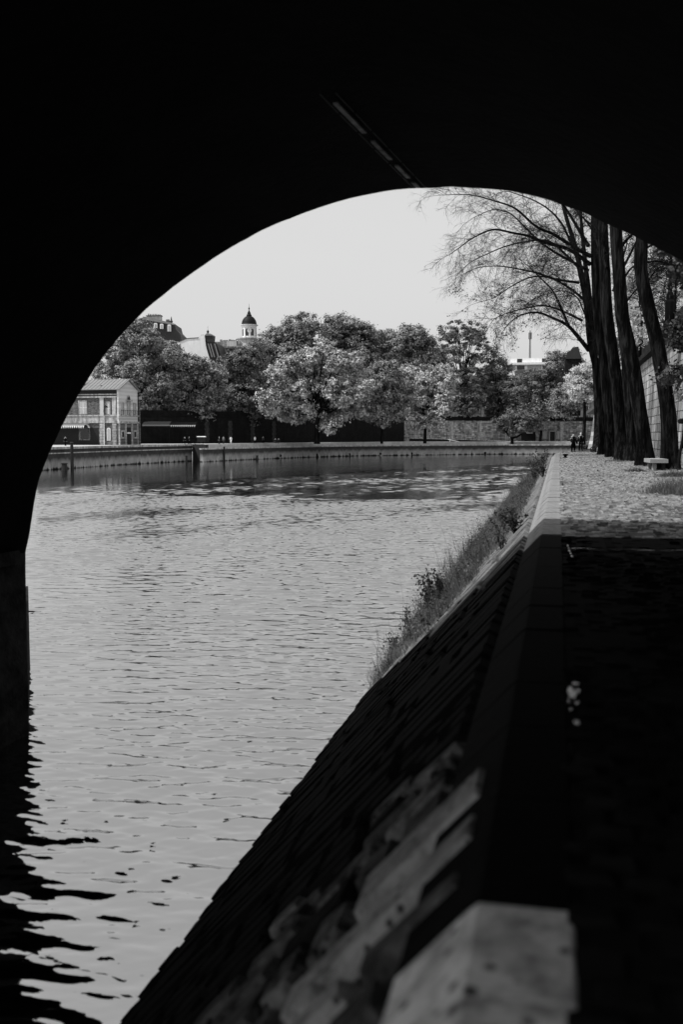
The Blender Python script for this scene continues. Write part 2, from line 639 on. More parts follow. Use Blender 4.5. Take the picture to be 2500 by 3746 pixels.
def cobbles(y0, y1, cw, cl, m, name):
    rows = int((y1 - y0) / cl)
    cols = int((XW - .12) / cw)
    yy, xx = np.meshgrid(np.arange(rows), np.arange(cols), indexing='ij')
    x = .14 + xx * cw + rng.normal(0, .012, xx.shape) + (yy % 2) * cw * .4
    y = y0 + yy * cl + rng.normal(0, .01, xx.shape)
    keep = (x < XW) & ~((y > 84) & (x < .12 + (y - 84) ** 1.7 * .045))
    x, y = x[keep], y[keep]
    n = len(x)
    hx = cw * .5 * rng.uniform(.84, .97, n)
    hy = cl * .5 * rng.uniform(.8, .97, n)
    z = rng.normal(.0, .010, n) + .022 * np.sin(x * 1.3 + y * .21) * np.sin(y * .5)
    tilt = rng.normal(0, .012, n)
    zb = np.full(n, -.05)
    ins = .72

    def c(sx, sy, k, top):
        zz = (z + tilt * sy) if top else (z - .028 if k == 1 else zb)
        f = ins if top else 1.
        return np.stack([x + sx * hx * f, y + sy * hy * f, zz], 1)
    T = [c(sx, sy, 0, True) for sx, sy in ((-1, -1), (1, -1), (1, 1), (-1, 1))]
    B = [c(sx, sy, 1, False) for sx, sy in ((-1, -1), (1, -1), (1, 1), (-1, 1))]
    fs = [np.stack(T, 1)]
    for k in range(4):
        k2 = (k + 1) % 4
        fs.append(np.stack([B[k], B[k2], T[k2], T[k]], 1))
    v = np.concatenate(fs, 0).reshape(-1, 3)
    return struct(np_obj(name, v, 4, m))


cobbles(16.2, 102, .21, .15, M['cobble'], 'path')
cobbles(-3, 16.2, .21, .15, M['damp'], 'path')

# ------------------------------------------------------------------ near embankment
emb = thing('embankment_wall', 'sloping stone river embankment with pale coping along the quay path', 'embankment', (0, 0, 0))
XO, XI = -.27, .08
b = MB()
b.prism([(-.45, -60, -.32), (XI, -60, -.32), (XI, -60, -1.5), (-4.65, -60, -5.3), (-4.5, -60, -4.95)], (0, 163, 0))
b.build('slope_bed', M['soil'], emb)
# revetment blocks, laid in strips that run down the slope
RB = {'slope': MB(), 'slope_mid': MB(), 'slope_dapple': MB(), 'slope_pale': MB(), 'slope_sooty': MB()}
y = 2.78 - .3 * 29
sd = Vector((-1, 0, -1.1)).normalized()
nn = Vector((-1.1, 0, 1.)).normalized()
while y < 100:
    near = y < 7.6
    if 2.6 < y < 4.99:
        nxt_ = min(v for v in (3.1, 3.42, 3.82, 4.36, 5.0) if v > y + .01)
        wy = nxt_ - y
    else:
        wy = random.uniform(.28, .42) if near else random.uniform(.42, .62)
        if y < 2.78:
            wy = .3
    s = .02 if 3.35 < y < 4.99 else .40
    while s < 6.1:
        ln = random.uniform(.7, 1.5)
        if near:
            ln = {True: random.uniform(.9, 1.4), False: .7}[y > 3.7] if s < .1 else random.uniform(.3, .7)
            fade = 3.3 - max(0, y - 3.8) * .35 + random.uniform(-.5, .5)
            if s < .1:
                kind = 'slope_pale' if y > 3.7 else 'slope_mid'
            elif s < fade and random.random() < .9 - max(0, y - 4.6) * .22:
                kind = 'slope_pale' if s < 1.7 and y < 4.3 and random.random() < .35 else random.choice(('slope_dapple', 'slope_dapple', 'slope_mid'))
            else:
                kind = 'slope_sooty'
        else:
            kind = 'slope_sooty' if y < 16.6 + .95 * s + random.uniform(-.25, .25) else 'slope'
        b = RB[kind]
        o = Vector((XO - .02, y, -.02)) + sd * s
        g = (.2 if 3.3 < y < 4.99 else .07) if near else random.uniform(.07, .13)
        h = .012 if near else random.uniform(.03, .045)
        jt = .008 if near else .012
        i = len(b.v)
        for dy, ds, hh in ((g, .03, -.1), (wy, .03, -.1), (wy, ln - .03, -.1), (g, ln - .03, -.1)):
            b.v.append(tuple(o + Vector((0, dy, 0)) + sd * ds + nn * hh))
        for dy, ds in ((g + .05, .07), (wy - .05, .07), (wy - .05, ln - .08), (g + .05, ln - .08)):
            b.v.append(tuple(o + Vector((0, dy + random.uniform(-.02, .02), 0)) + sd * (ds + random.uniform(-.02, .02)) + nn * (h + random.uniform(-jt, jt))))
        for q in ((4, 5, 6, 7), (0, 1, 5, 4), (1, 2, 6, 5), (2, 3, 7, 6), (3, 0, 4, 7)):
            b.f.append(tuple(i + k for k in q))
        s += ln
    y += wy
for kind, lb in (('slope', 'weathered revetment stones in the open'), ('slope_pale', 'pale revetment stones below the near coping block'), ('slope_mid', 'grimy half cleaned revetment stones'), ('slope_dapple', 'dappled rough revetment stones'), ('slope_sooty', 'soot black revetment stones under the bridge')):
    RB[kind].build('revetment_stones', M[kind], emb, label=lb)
# coping stones, each a part
y = -3.2
k = 0
while y < 92 and k < 96:
    ln = random.uniform(.8, 1.15) if y < 60 else 1.3
    if y > 2.2 and y < 3.34:
        ln = 3.34 - y if 3.34 - y < 1.2 and 3.34 - y > .5 else ln
    dx = 0 if y < 84 else (y - 84) ** 1.7 * .04
    dz = random.uniform(-.008, .012)
    a = [(XI + dx, 0, -.3), (XI + dx, 0, -.02 + dz), (XI - .012 + dx, 0, dz), (XO + .03 + dx, 0, dz), (XO + dx, 0, -.025 + dz), (XO - .26 + dx, 0, -.30), (XO - .26 + dx, 0, -.42), (XI + dx, 0, -.42)]
    q = MB().prism([(p[0], 0, p[2]) for p in a], (0, ln - .025, 0))
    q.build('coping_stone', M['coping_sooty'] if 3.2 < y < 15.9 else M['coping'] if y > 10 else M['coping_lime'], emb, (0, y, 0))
    y += ln
    k += 1

# ------------------------------------------------------------------ bridge
SC = 2500 / 1568.
axis = Vector((math.sin(R(5.4)), math.cos(R(5.4)), 0))
pier0 = Vector((-5, 17.0, 0))
fn = axis                                         # normal of the far bridge face
fdir = Vector((axis.y, -axis.x, 0))
arch_px = [(62, 1535), (60, 1420), (58, 1310), (58, 1268), (67, 1225), (84, 1120), (104, 1060), (131, 1000), (166, 930), (201, 870), (243, 810), (300, 744), (352, 694), (422, 640), (500, 586), (600, 529), (700, 488), (800, 456), (903, 436), (1000, 430), (1058, 429), (1150, 435), (1250, 456), (1330, 484), (1400, 515), (1490, 559), (1568, 600), (1700, 680), (1850, 800), (2000, 950), (2120, 1110), (2200, 1260), (2240, 1400)]
arch = [onplane(x * SC, y * SC, pier0, fn) for x, y in arch_px]
arch[0].z = WATER_Z - 1.5
arch[-1].z = -.6
# smooth subdivision of the traced ring
ring = []
for i in range(len(arch) - 1):
    p0, p1, p2, p3 = arch[max(i - 1, 0)], arch[i], arch[i + 1], arch[min(i + 2, len(arch) - 1)]
    for t in (0, .33, .66):
        if i < 3:
            ring.append(p1.lerp(p2, t))
        else:
            ring.append(.5 * ((2 * p1) + (p2 - p0) * t + (2 * p0 - 5 * p1 + 4 * p2 - p3) * t * t + (3 * p1 - p0 - 3 * p2 + p3) * t ** 3))
ring.append(arch[-1])
br = thing('stone_bridge', 'dark stone arch bridge overhead framing the river view', 'bridge', (0, 0, 0))
DEPTH = 16.3
nseg = 12
npier = 9
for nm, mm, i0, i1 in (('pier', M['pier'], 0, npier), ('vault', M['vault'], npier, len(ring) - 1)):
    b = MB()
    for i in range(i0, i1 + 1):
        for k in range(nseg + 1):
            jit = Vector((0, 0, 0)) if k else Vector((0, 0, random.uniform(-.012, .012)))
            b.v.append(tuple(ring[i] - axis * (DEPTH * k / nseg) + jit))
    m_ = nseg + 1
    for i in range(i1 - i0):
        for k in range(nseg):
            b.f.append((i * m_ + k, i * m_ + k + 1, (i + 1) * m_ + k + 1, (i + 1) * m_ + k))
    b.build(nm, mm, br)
TOP = 6.7
for nm, sh in (('far_face', 0.), ('near_face', DEPTH)):
    b = MB()
    off = -axis * sh
    L, Rr = ring[0] - fdir * 42, ring[-1] + fdir * 16
    for i in range(len(ring) - 1):
        p, q = ring[i] + off, ring[i + 1] + off
        if q.x > p.x + .001:
            b.face([p, q, Vector((q.x, q.y, TOP)), Vector((p.x, p.y, TOP))])
    lo = min(ring[:12], key=lambda p: p.x)
    l2, r2 = lo + off, ring[-1] + off
    for A, B, z0 in ((L + off, l2, WATER_Z - 1), (r2, Rr + off, -1)):
        b.face([(A.x, A.y, z0), (B.x, B.y, z0), (B.x, B.y, TOP), (A.x, A.y, TOP)])
    b.build('spandrel_face', M['bridge_face'], br)
b = MB()
cs = [ring[0] - fdir * 42, ring[-1] + fdir * 16]
a0, a1 = cs[0] + axis * .25, cs[1] + axis * .25
c0, c1 = cs[0] - axis * (DEPTH + .25), cs[1] - axis * (DEPTH + .25)
b.prism([(p.x, p.y, TOP) for p in (c0, c1, a1, a0)], (0, 0, .5))
b.build('deck', M['bridge_face'], br)
# arch ring stones of the far face standing a little proud
b = MB()
for i in range(npier, len(ring) - 2, 2):
    p, q = ring[i], ring[i + 2]
    t = (q - p).normalized()
    up = fn.cross(t)
    if up.dot(p - Vector((-1.5, p.y, 0))) < 0:
        up = -up
    g = t * .015
    h = random.uniform(-.008, .008)
    md = ring[i + 1]
    pts = [p + g + up * (.02 + h), md + up * (.02 + h), q - g + up * (.02 + h), q - g + up * .85, p + g + up * .85]
    b.prism(pts, fn * .015)
b.build('arch_ring', M['pier'], br)
# ledge where the vault springs from the pier
b = MB()
lp = ring[8]
for k in range(1):
    p0_, p1_ = lp - axis * .3, lp - axis * DEPTH
    b.prism([p0_ + fdir * .10 + Vector((0, 0, -.05)), p0_ + fdir * .10 + Vector((0, 0, .2)), p0_ - fdir * .3 + Vector((0, 0, .2)), p0_ - fdir * .3 + Vector((0, 0, -.05))], p1_ - p0_)
b.build('ledge', M['pier'], br)
# long pointed cutwater running out from the pier
tipw = Vector((-13.35, 23.2, 0))
ra = ring[2]
pts = [Vector((ra.x - .02, ra.y + .02, 0)), tipw, Vector((ra.x - 6.5, ra.y + .7, 0))]
MB().prism([(p.x, p.y, WATER_Z - 1.2) for p in reversed(pts)], (0, 0, 3.2)).build('cutwater', M['pier'], br)
# vault seam: added rails, with its lit faces put into pale strip colour


def vault_at(frac):
    i = int(frac)
    return ring[i].lerp(ring[i + 1], frac - i)


# generator that meets the arch edge near x=975/1568
best = min(range(len(ring)), key=lambda i: abs(ring[i].dot(RT) / ring[i].dot(FW) - (962 * SC - CX) / FPX))
gp = ring[best]
tdir = (ring[best + 1] - ring[best - 1]).normalized()
dn = Vector((0, 0, -1))
for s_, r_ in ((-.08, .008), (.12, .007)):
    b = MB()
    for k in range(6):
        t0, t1 = .3 + k * .8, .3 + k * .8 + .72
        b.tube([gp + tdir * s_ - axis * t0 + dn * .07, gp + tdir * s_ - axis * t1 + dn * .07], r_, 5)
    b.build('conduit_rail', M['raildark'], br)
for t0, t1 in ((.25, .6), (.9, 1.65), (2.0, 2.95), (3.35, 4.6)):
    b = MB()
    m_ = gp + tdir * -.02
    q = [m_ - axis * t0 + tdir * -.03 + dn * .04, m_ - axis * t0 + tdir * .035 + dn * .04, m_ - axis * t0 + tdir * .035 + dn * .06, m_ - axis * t0 + tdir * -.03 + dn * .06]
    b.prism(q, -axis * (t1 - t0))
    b.build('conduit_cover', M['railpale'], br)

# ------------------------------------------------------------------ far bank
# front line of the far quay from the photograph's water line
qb = [(60, 1727), (170, 1720), (436, 1701), (703, 1687)]
qb2 = [(744, 1690), (900, 1682), (1104, 1674), (1308, 1668), (1700, 1663), (1772, 1662), (2025, 1661.5), (2120, 1661.5)]
Q1 = [G(x, y, WATER_Z) for x, y in qb]
Q1[0] = Q1[1] + (Q1[1] - Q1[2]).normalized() * 90
Q2 = [G(x, y, WATER_Z) for x, y in qb2]
Q2.append(Q2[-1] + RT * 60)
ZP, ZL = -.5, -1.35


def wall_strip(b, line, z0, z1, th, proud=0.):
    for a, c in zip(line[:-1], line[1:]):
        t = (c - a).normalized()
        n = Vector((t.y, -t.x, 0))
        if n.dot(FW) > 0:
            n = -n
        a2, c2 = a + n * proud, c + n * proud
        b.prism([(a2.x, a2.y, z0), (c2.x, c2.y, z0), (c.x - n.x * th, c.y - n.y * th, z0), (a.x - n.x * th, a.y - n.y * th, z0)], (0, 0, z1 - z0))
    return b


def pile(px, py, d, z0, z1, r, label, lean=0.):
    p = P(px, py, d)
    b = MB().tube([(0, 0, z0), (lean, 0, z1)], [r, r * .9], 7)
    b.tube([(lean, 0, z1 - .02), (lean, 0, z1 + .1)], [r * 1.15, r * .7], 7)
    return tag(b.build('mooring_pile', M['darkwood'], None, (p.x, p.y, 0)), label, 'mooring pile', 'mooring piles against the far quay')


qw = thing('quay_wall', 'high stained river quay wall in front of the brick pump house', 'quay wall', (0, 0, 0))
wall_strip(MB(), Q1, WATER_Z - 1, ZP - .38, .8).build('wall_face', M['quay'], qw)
wall_strip(MB(), Q1, ZP - .38, ZP + .02, 1.0, .14).build('coping', M['dress'], qw)
wall_strip(MB(), Q1, ZP - 1.15, ZP - .95, .3, .07).build('string_course', M['dress'], qw)
for fx in (520, 640):
    pass
qw2 = thing('quay_wall', 'long low stained river quay wall under the overhanging trees', 'quay wall', (0, 0, 0))
back1 = Q1[-1]
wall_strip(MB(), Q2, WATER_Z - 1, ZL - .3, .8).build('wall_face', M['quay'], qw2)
wall_strip(MB(), Q2, ZL - .3, ZL + .02, 1.0, .12).build('coping', M['dress'], qw2)
wall_strip(MB(), [Q1[-1] + FW * .6, Q2[0] + FW * 3.4], WATER_Z - 1, ZP - .1, .8).build('recess_face', M['darkwood'], qw2)  # dark material puts the shade of the recess into the colour
q_ = Q2[0] - RT * .02
MB().prism([(q_.x, q_.y, WATER_Z - 1), (q_.x + FW.x * 3.2, q_.y + FW.y * 3.2, WATER_Z - 1), (q_.x + FW.x * 3.2 - RT.x * .1, q_.y + FW.y * 3.2 - RT.y * .1, WATER_Z - 1), (q_.x - RT.x * .1, q_.y - RT.y * .1, WATER_Z - 1)], (0, 0, ZL - WATER_Z + .9)).build('return_face', M['quay'], qw2)
# mooring holes in the wall, with iron rings
for k, (px, py, d) in enumerate([(1025, 1667, 240), (1158, 1664, 252), (1278, 1662, 262), (1394, 1660, 276), (1507, 1659, 284), (1777, 1657, 298)]):
    p = P(px, py, d)
    t = RT
    best_, bd = None, 1e9
    for a, c in zip(Q2[:-1], Q2[1:]):
        for s_ in np.linspace(0, 1, 60):
            q = a.lerp(c, s_)
            r_ = ray(px, py)
            u = r_.dot(RT) / r_.dot(FW)
            e = abs(q.dot(RT) / q.dot(FW) - u)
            if e < bd:
                bd, best_ = e, q
    p = best_ - FW * .02
    z = 1.6 + ray(px, py).z / ray(px, py).dot(FW) * p.dot(FW)
    MB().lathe([(.32, -.1), (.36, .08), (.2, .1)], (0, 0, 0), 12).build('mooring_hole', M['iron'], qw2, (p.x, p.y, z)).rotation_euler = (math.pi / 2, 0, PSI)

# lower ledge and promenade
L2b = []
for p in Q2:
    L2b.append(p + FW * 4.5)
b = MB()
for i in range(len(Q2) - 1):
    b.face([(Q2[i].x, Q2[i].y, ZL), (Q2[i + 1].x, Q2[i + 1].y, ZL), (L2b[i + 1].x, L2b[i + 1].y, ZL), (L2b[i].x, L2b[i].y, ZL)])
struct(b.build('pavement', M['promenade']))
front = [p + FW * .7 for p in Q1] + L2b
b = MB()
for a, c in zip(front[:-1], front[1:]):
    b.face([(a.x, a.y, ZP), (c.x, c.y, ZP), (c.x + FW.x * 130, c.y + FW.y * 130, ZP), (a.x + FW.x * 130, a.y + FW.y * 130, ZP)])
wall_strip(b, L2b, ZL - .5, ZP - .004, .4)
struct(b.build('pavement', M['promenade']))

# retaining wall carrying the upper street
WZ = 6.1
rw_px = [(330, 226), (560, 236), (800, 248), (1000, 262), (1250, 285), (1480, 310)]
rw_px2 = [(1480, 310), (1700, 320), (1950, 326), (2230, 330)]
RW1 = [P(x, 1590, d) for x, d in rw_px]
RW2 = [P(x, 1590, d) for x, d in rw_px2]


def wall_thing(line, label, m, mcap, th=1.2):
    o = line[0]
    ang = math.atan2((line[-1] - line[0]).y, (line[-1] - line[0]).x)
    t = thing('retaining_wall', label, 'retaining wall', (o.x, o.y, ZP), ang)
    inv = Matrix.Rotation(-ang, 4, 'Z')
    loc = [inv @ (p - o) for p in line]
    for nm, z0, z1, mm, pr in (('wall_face', -.4, WZ - ZP, m, 0), ('cornice', WZ - ZP, WZ - ZP + .35, mcap, .2), ('parapet', WZ - ZP + .35, WZ - ZP + 1.25, mcap, -.15)):
        b = MB()
        for a, c in zip(loc[:-1], loc[1:]):
            b.prism([(a.x, a.y - pr, z0), (c.x, c.y - pr, z0), (c.x, c.y + th, z0), (a.x, a.y + th, z0)], (0, 0, z1 - z0))
        b.build(nm, mm, t)
    return t, loc


rwl, loc1 = wall_thing(RW1, 'dark shaded street retaining wall behind the pump house and trees', M['shadowwall'], M['shadowwall'])
for ppx in (755, 840, 921, 1002):
    u0 = (ppx - 330) / (1480 - 330)
    k_ = [(a_ - 330) / (1480 - 330) for a_, _ in rw_px]
    i = max(j for j in range(len(k_) - 1) if k_[j] <= u0)
    f = i + (u0 - k_[i]) / (k_[i + 1] - k_[i])
    p = loc1[i].lerp(loc1[i + 1], f - i)
    b = MB()
    for j in range(9):
        wv = .75 if j % 2 else .55
        b.box(p.x - wv, p.y - .12, .2 + j * .6, p.x + wv, p.y + .1, .2 + j * .6 + .57)
    b.build('pilaster', M['dimstone'], rwl)
rwr, loc2 = wall_thing(RW2, 'rubble stone retaining wall with small doorway at the far river bend', M['rubble'], M['shadowwall'])


def along(loc, px, d):
    p = P(px, 1590, d)
    ang = rwr.rotation_euler[2]
    q = Matrix.Rotation(-ang, 4, 'Z') @ (p - Vector(rwr.location))
    x = q.x
    for a, c in zip(loc[:-1], loc[1:]):
        if a.x <= x <= c.x:
            f = (x - a.x) / (c.x - a.x)
            return x, a.y + (c.y - a.y) * f
    return x, loc[-1].y


for px in (1634, 1750, 1865, 2088):
    x, yv = along(loc2, px, 322)
    b = MB()
    for j in range(10):
        wv = .75 if j % 2 else .6
        b.box(x - wv, yv - .16, .1 + j * .62, x + wv, yv + .1, .1 + j * .62 + .59)
    b.build('pilaster', M['dress'], rwr)
for px, wd, z0, z1, nm in ((2004, .85, .9, 3.0, 'window'), (2033, 1.0, 0., 3.1, 'door'), (2061, .85, .9, 3.0, 'window')):
    x, yv = along(loc2, px, 325)
    fr = MB().box(x - wd - .3, yv - .3, z0, x - wd + .12, yv - .02, z1).box(x + wd - .12, yv - .3, z0, x + wd + .3, yv - .02, z1).box(x - wd - .3, yv - .32, z1, x + wd + .3, yv - .02, z1 + .32)
    if nm == 'window':
        fr.box(x - wd - .3, yv - .32, z0 - .25, x + wd + .3, yv - .02, z0)
    o = fr.build(nm, M['dress'], rwr)
    MB().box(x - wd + .1, yv - .12, z0, x + wd - .1, yv - .04, z1).build('shutter' if nm == 'window' else 'door_leaf', M['shutter'] if nm == 'window' else M['cloth_grey'], o)

# upper street
b = MB()
for ln in (RW1, RW2):
    for a, c in zip(ln[:-1], ln[1:]):
        b.face([(a.x + FW.x * .5, a.y + FW.y * .5, WZ + .1), (c.x + FW.x * .5, c.y + FW.y * .5, WZ + .1), (c.x + FW.x * 300, c.y + FW.y * 300, WZ + .1), (a.x + FW.x * 300, a.y + FW.y * 300, WZ + .1)])
a = RW2[-1]
b.face([(a.x, a.y, WZ + .1), (a.x + 200, a.y, WZ + .1), (a.x + 200, a.y + 300, WZ + .1), (a.x + FW.x * 300, a.y + FW.y * 300, WZ + .1)])
struct(b.build('road', M['street']))

# ramp with a low parapet and iron posts
rp0, rp1 = G(1540, 1607, .5), None
p0_, p1_ = P(1500, 1606, 306), P(1850, 1615, 311)
ang = math.atan2((p1_ - p0_).y, (p1_ - p0_).x)
ln = (p1_ - p0_).length
rm = thing('ramp_wall', 'low dark ramp parapet with iron posts before the rubble wall', 'ramp', (p0_.x, p0_.y, ZP), ang)
MB().prism([(0, 0, 0), (ln, 0, 0), (ln, 0, .12), (0, 0, 1.0)], (0, .5, 0)).build('parapet', M['shadowwall'], rm)
b = MB().prism([(0, -.08, .98), (ln, -.08, .1), (ln, -.08, .28), (0, -.08, 1.16)], (0, .66, 0)).build('coping', M['dress'], rm)
for k in range(8):
    x = ln * (.03 + k * .09)
    z = 1.1 - .9 * x / ln
    MB().tube([(x, .25, z), (x, .25, z + 1.1)], .07, 6).build('post', M['iron'], rm)
b = MB().tube([(0, .25, 2.2), (ln * .68, .25, 1.55)], .03, 5).build('handrail', M['iron'], rm)

# mooring piles along the quay
for px, py, z1, r_, lean, lb in ((268, 1716, .2, .3, .0, 'tall dark pile rising to the top of the high quay'),
                                 (240, 1722, -3.1, .5, 0, 'short stubby dark pile low beside the tall one'),
                                 (684, 1690, -3.0, .25, 0, 'short dark pile where the high quay ends'),
                                 (822, 1686, -1.2, .22, 0, 'thin dark pile on the low quay by its corner'),
                                 (942, 1681, -3.4, .3, 0, 'stump of a pile in the water below the walker in the white coat'),
                                 (1655, 1662, -3.0, .5, 0, 'dark stump at the foot of the far quay near the ramp')):
    p = G(px, py, WATER_Z) - FW * .8
    b = MB().tube([(lean - .0, 0, WATER_Z - 1), (lean * .5, 0, (z1 + WATER_Z) / 2), (lean, 0, z1)], [r_, r_ * .95, r_ * .85], 8)
    b.lathe([(r_ * 1.05, 0), (r_ * 1.1, .1), (r_ * .6, .2)], (lean, 0, z1 - .05), 8)
    tag(b.build('mooring_pile', M['darkwood'], None, (p.x, p.y, 0)), lb, 'mooring pile', 'mooring piles against the far quay')

# ------------------------------------------------------------------ pump house
D0 = 204.
hp = P(432, 1624, D0)
ph = thing('pump_house', 'small brick and pale stone riverside house with zinc gabled roof', 'house', (hp.x, hp.y, ZP), PSI - R(15))
LEN, DEP, ZE, ZA = 19., 8.2, 11.3, 13.3
MB().box(-LEN, .0, 0, -.02, DEP, ZE - .9).build('wall', M['brick'], ph)
MB().box(-LEN, -.06, .0, -4.4, -.005, 3.5).build('terrace_opening', M['cloth_grey'], ph)  # dark panel: shade below the awning put into the colour
MB().box(-LEN - .1, -.08, ZE - .9, -.02, DEP + .1, ZE).build('frieze', M['cloth_grey'], ph)
# gable end wall with its pediment
pts = [(.0, -.25, 4.4), (.0, DEP + .25, 4.4), (.0, DEP + .25, ZE), (.0, DEP / 2, ZA), (.0, -.25, ZE)]
MB().prism(pts, (.35, 0, 0)).build('gable_wall', M['gablebrick'], ph)
MB().box(.0, -.25, 0, .3, DEP + .25, 4.4).build('ground_floor_wall', M['brick'], ph)
# roof: two zinc slopes with overhang and standing seams
b = MB()
ov = .7
for sgn in (-1, 1):
    y0 = DEP / 2
    y1 = -ov if sgn < 0 else DEP + ov
    z1 = ZE - .1
    b.prism([(-LEN - .5, y0, ZA + .12), (-LEN - .5, y1, z1), (-LEN - .5, y1, z1 + .16), (-LEN - .5, y0, ZA + .3)], (LEN + 1.25, 0, 0))
    for k in range(24):
        x = -LEN + k * .84
        b.prism([(x, y0, ZA + .3), (x, y1, z1 + .16), (x, y1, z1 + .24), (x, y0, ZA + .38)], (.07, 0, 0))
b.build('roof', M['zinc'], ph)
rf = ph.children[-1]
b = MB().box(-9.3, 1.0, ZE + .3, -8.5, 1.9, ZE + 1.7).box(-9.45, .85, ZE + 1.5, -8.35, 2.05, ZE + 1.75)
b.build('chimney', M['dress'], rf)
MB().tube([(-8.6, 1.4, ZE + 1.6), (-8.6, 1.4, ZE + 3.3)], .12, 6).build('flue_pipe', M['iron'], rf)
for xx in (-10.6, -4.1):
    MB().lathe([(.2, 0), (.2, .25), (.3, .3), (.05, .4)], (xx, 1.0, ZE + .55), 8).build('vent', M['iron'], rf)
for z0, z1, pr, mm in ((4.5, 4.85, .22, 'dress'), (4.85, 5.9, .06, 'dress'), (5.9, 6.15, .2, 'dress'), (9.65, 9.95, .3, 'dress'), (10.2, 10.42, .35, 'dress')):
    MB().box(-LEN - pr, -pr, z0, -.02, 0, z1).build('stone_band', M[mm], ph)
for z0, z1, pr in ((4.5, 4.85, .25), (5.9, 6.15, .22)):
    MB().box(.36, -.28, z0, .35 + pr, DEP + .28, z1).build('stone_band', M['dress'], ph)
for xq, wq in ((-3.55, 1.15), (-.75, .95)):
    b = MB()
    for j in range(8):
        ww = wq * (.5 if j % 2 else .44)
        b.box(xq - ww, -.16, j * .56 + .02, xq + ww, 0, j * .56 + .53)
    b.build('quoin', M['dress'], ph)
MB().box(-4.0, -.12, 6.15, -3.1, 0, 9.65).build('pilaster', M['plaster'], ph)
MB().box(-1.2, -.12, 6.15, -.3, 0, 9.65).build('pilaster', M['dress'], ph)


def window(parent, x0, x1, z0, z1, y=-.0, shut=True, m='glass', ax=0, fr=.14):
    """framed window; ax 0 lies in a wall facing -y, ax 1 in a wall facing +x at x=y"""
    def bx(b, a0, a1, h0, h1, d0, d1):
        if ax == 0:
            b.box(a0, y - d1, h0, a1, y - d0, h1)
        else:
            b.box(y + d0, a0, h0, y + d1, a1, h1)
    b = MB()
    bx(b, x0 - fr, x0, z0 - fr, z1 + fr, .003, .12)
    bx(b, x1, x1 + fr, z0 - fr, z1 + fr, .003, .12)
    bx(b, x0, x1, z1, z1 + fr, .003, .12)
    bx(b, x0, x1, z0 - fr, z0, .003, .16)
    f = b.build('window', M['dress'], parent)
    b = MB()
    if shut:
        mid = (x0 + x1) / 2
        g = .04
        zm = (z0 + z1) / 2
        for a0, a1 in ((x0, mid - g), (mid + g, x1)):
            for h0, h1 in ((z0, zm - g), (zm + g, z1)):
                bx(b, a0 + .05, a1 - .05, h0 + .04, h1 - .04, .004, .07)
        b.build('shutter', M['shutter'], f)
        b = MB()
        bx(b, x0, x1, z0, z1, .0035, .03)
        b.build('sash', M['white'], f)
    else:
        bx(b, x0, x1, z0, z1, .0035, .03)
        b.build('pane', M[m], f)
    return f


window(ph, -8.75, -7.0, 6.4, 9.0)
window(ph, -14.2, -12.5, 6.4, 9.0)
window(ph, -2.45, -1.75, 6.3, 8.7)
# arched ground floor windows
for xc_, wd, z0, z1, mm in ((-2.1, .42, .9, 3.1, 'white'), (-7.6, 1.3, 1.0, 3.2, 'glass')):
    pts = [(xc_ - wd, 0, z0), (xc_ + wd, 0, z0), (xc_ + wd, 0, z1)] + [(xc_ + wd * math.cos(q), 0, z1 + wd * math.sin(q)) for q in np.linspace(.3, math.pi - .3, 7)] + [(xc_ - wd, 0, z1)]
    f = MB().prism([(p[0], -.06, p[2]) for p in pts], (0, .055, 0)).build('window', M['white'], ph)
    MB().prism([(xc_ + (p[0] - xc_) * .72, -.085, z0 + .12 + (p[2] - z0) * .9) for p in pts], (0, .022, 0)).build('pane', M['shutter'] if mm == 'white' else M['glass'], f)
# gable openings
for yc_, wd in ((1.35, .42), (6.8, .42)):
    window(ph, yc_ - wd, yc_ + wd, 6.4, 8.6, .35, False, 'shutter', 1, .16)
window(ph, 3.6, 4.6, 6.3, 8.9, .35, False, 'shutter', 1, .22)
b = MB()
b.prism([(.36, 4.1 + math.cos(q) * .75, 9.3 + math.sin(q) * .95) for q in np.linspace(0, math.pi, 9)], (.12, 0, 0))
f = b.build('window', M['dress'], ph)
MB().prism([(.49, 4.1 + math.cos(q) * .5, 9.34 + math.sin(q) * .7) for q in np.linspace(0, math.pi, 9)], (.03, 0, 0)).build('pane', M['glass'], f)
MB().box(.36, 2.9, 9.02, .8, 5.3, 9.25).build('hood', M['dress'], ph)
for yq in (.0, 2.6, 5.5, 8.1):
    b = MB()
    for j in range(8):
        b.box(.31, yq - .3, j * .56, .47, yq + .3, j * .56 + .52)
    b.build('quoin', M['dress'], ph)
for yc_, wd in ((1.4, .5), (6.9, .5)):
    window(ph, yc_ - wd, yc_ + wd, 1.6, 2.7, .31, False, 'glass', 1, .3)
dr = MB().box(.31, 3.2, 0, .38, 4.9, 3.6).build('door', M['cloth_grey'], ph)
MB().box(.385, 3.25, 2.3, .42, 4.85, 2.6).build('door_rail', M['white'], dr)
b = MB()
for k in range(10):
    yv = .1 + k * .9
    b.tube([(.75, yv, 6.15), (.75, yv, 7.1)], .025, 4)
b.tube([(.75, 0, 7.1), (.75, DEP, 7.1)], .04, 4)
b.build('balcony_rail', M['iron'], ph)
MB().tube([(.45, DEP + .15, 0), (.45, DEP + .15, ZE - .3)], .1, 6).build('drainpipe', M['iron'], ph)
MB().tube([(-3.0, -.2, 0), (-3.0, -.2, 5.9)], .07, 6).build('drainpipe', M['white'], ph)
b = MB().tube([(-3.1, -.15, 6.7), (-2.7, -.7, 7.6), (-2.2, -1.0, 8.1), (-1.9, -1.15, 7.8)], .06, 5)
b.lathe([(.25, 0), (.4, .05), (.12, .3)], (-1.9, -1.15, 7.6), 8)
b.build('wall_lamp', M['iron'], ph)
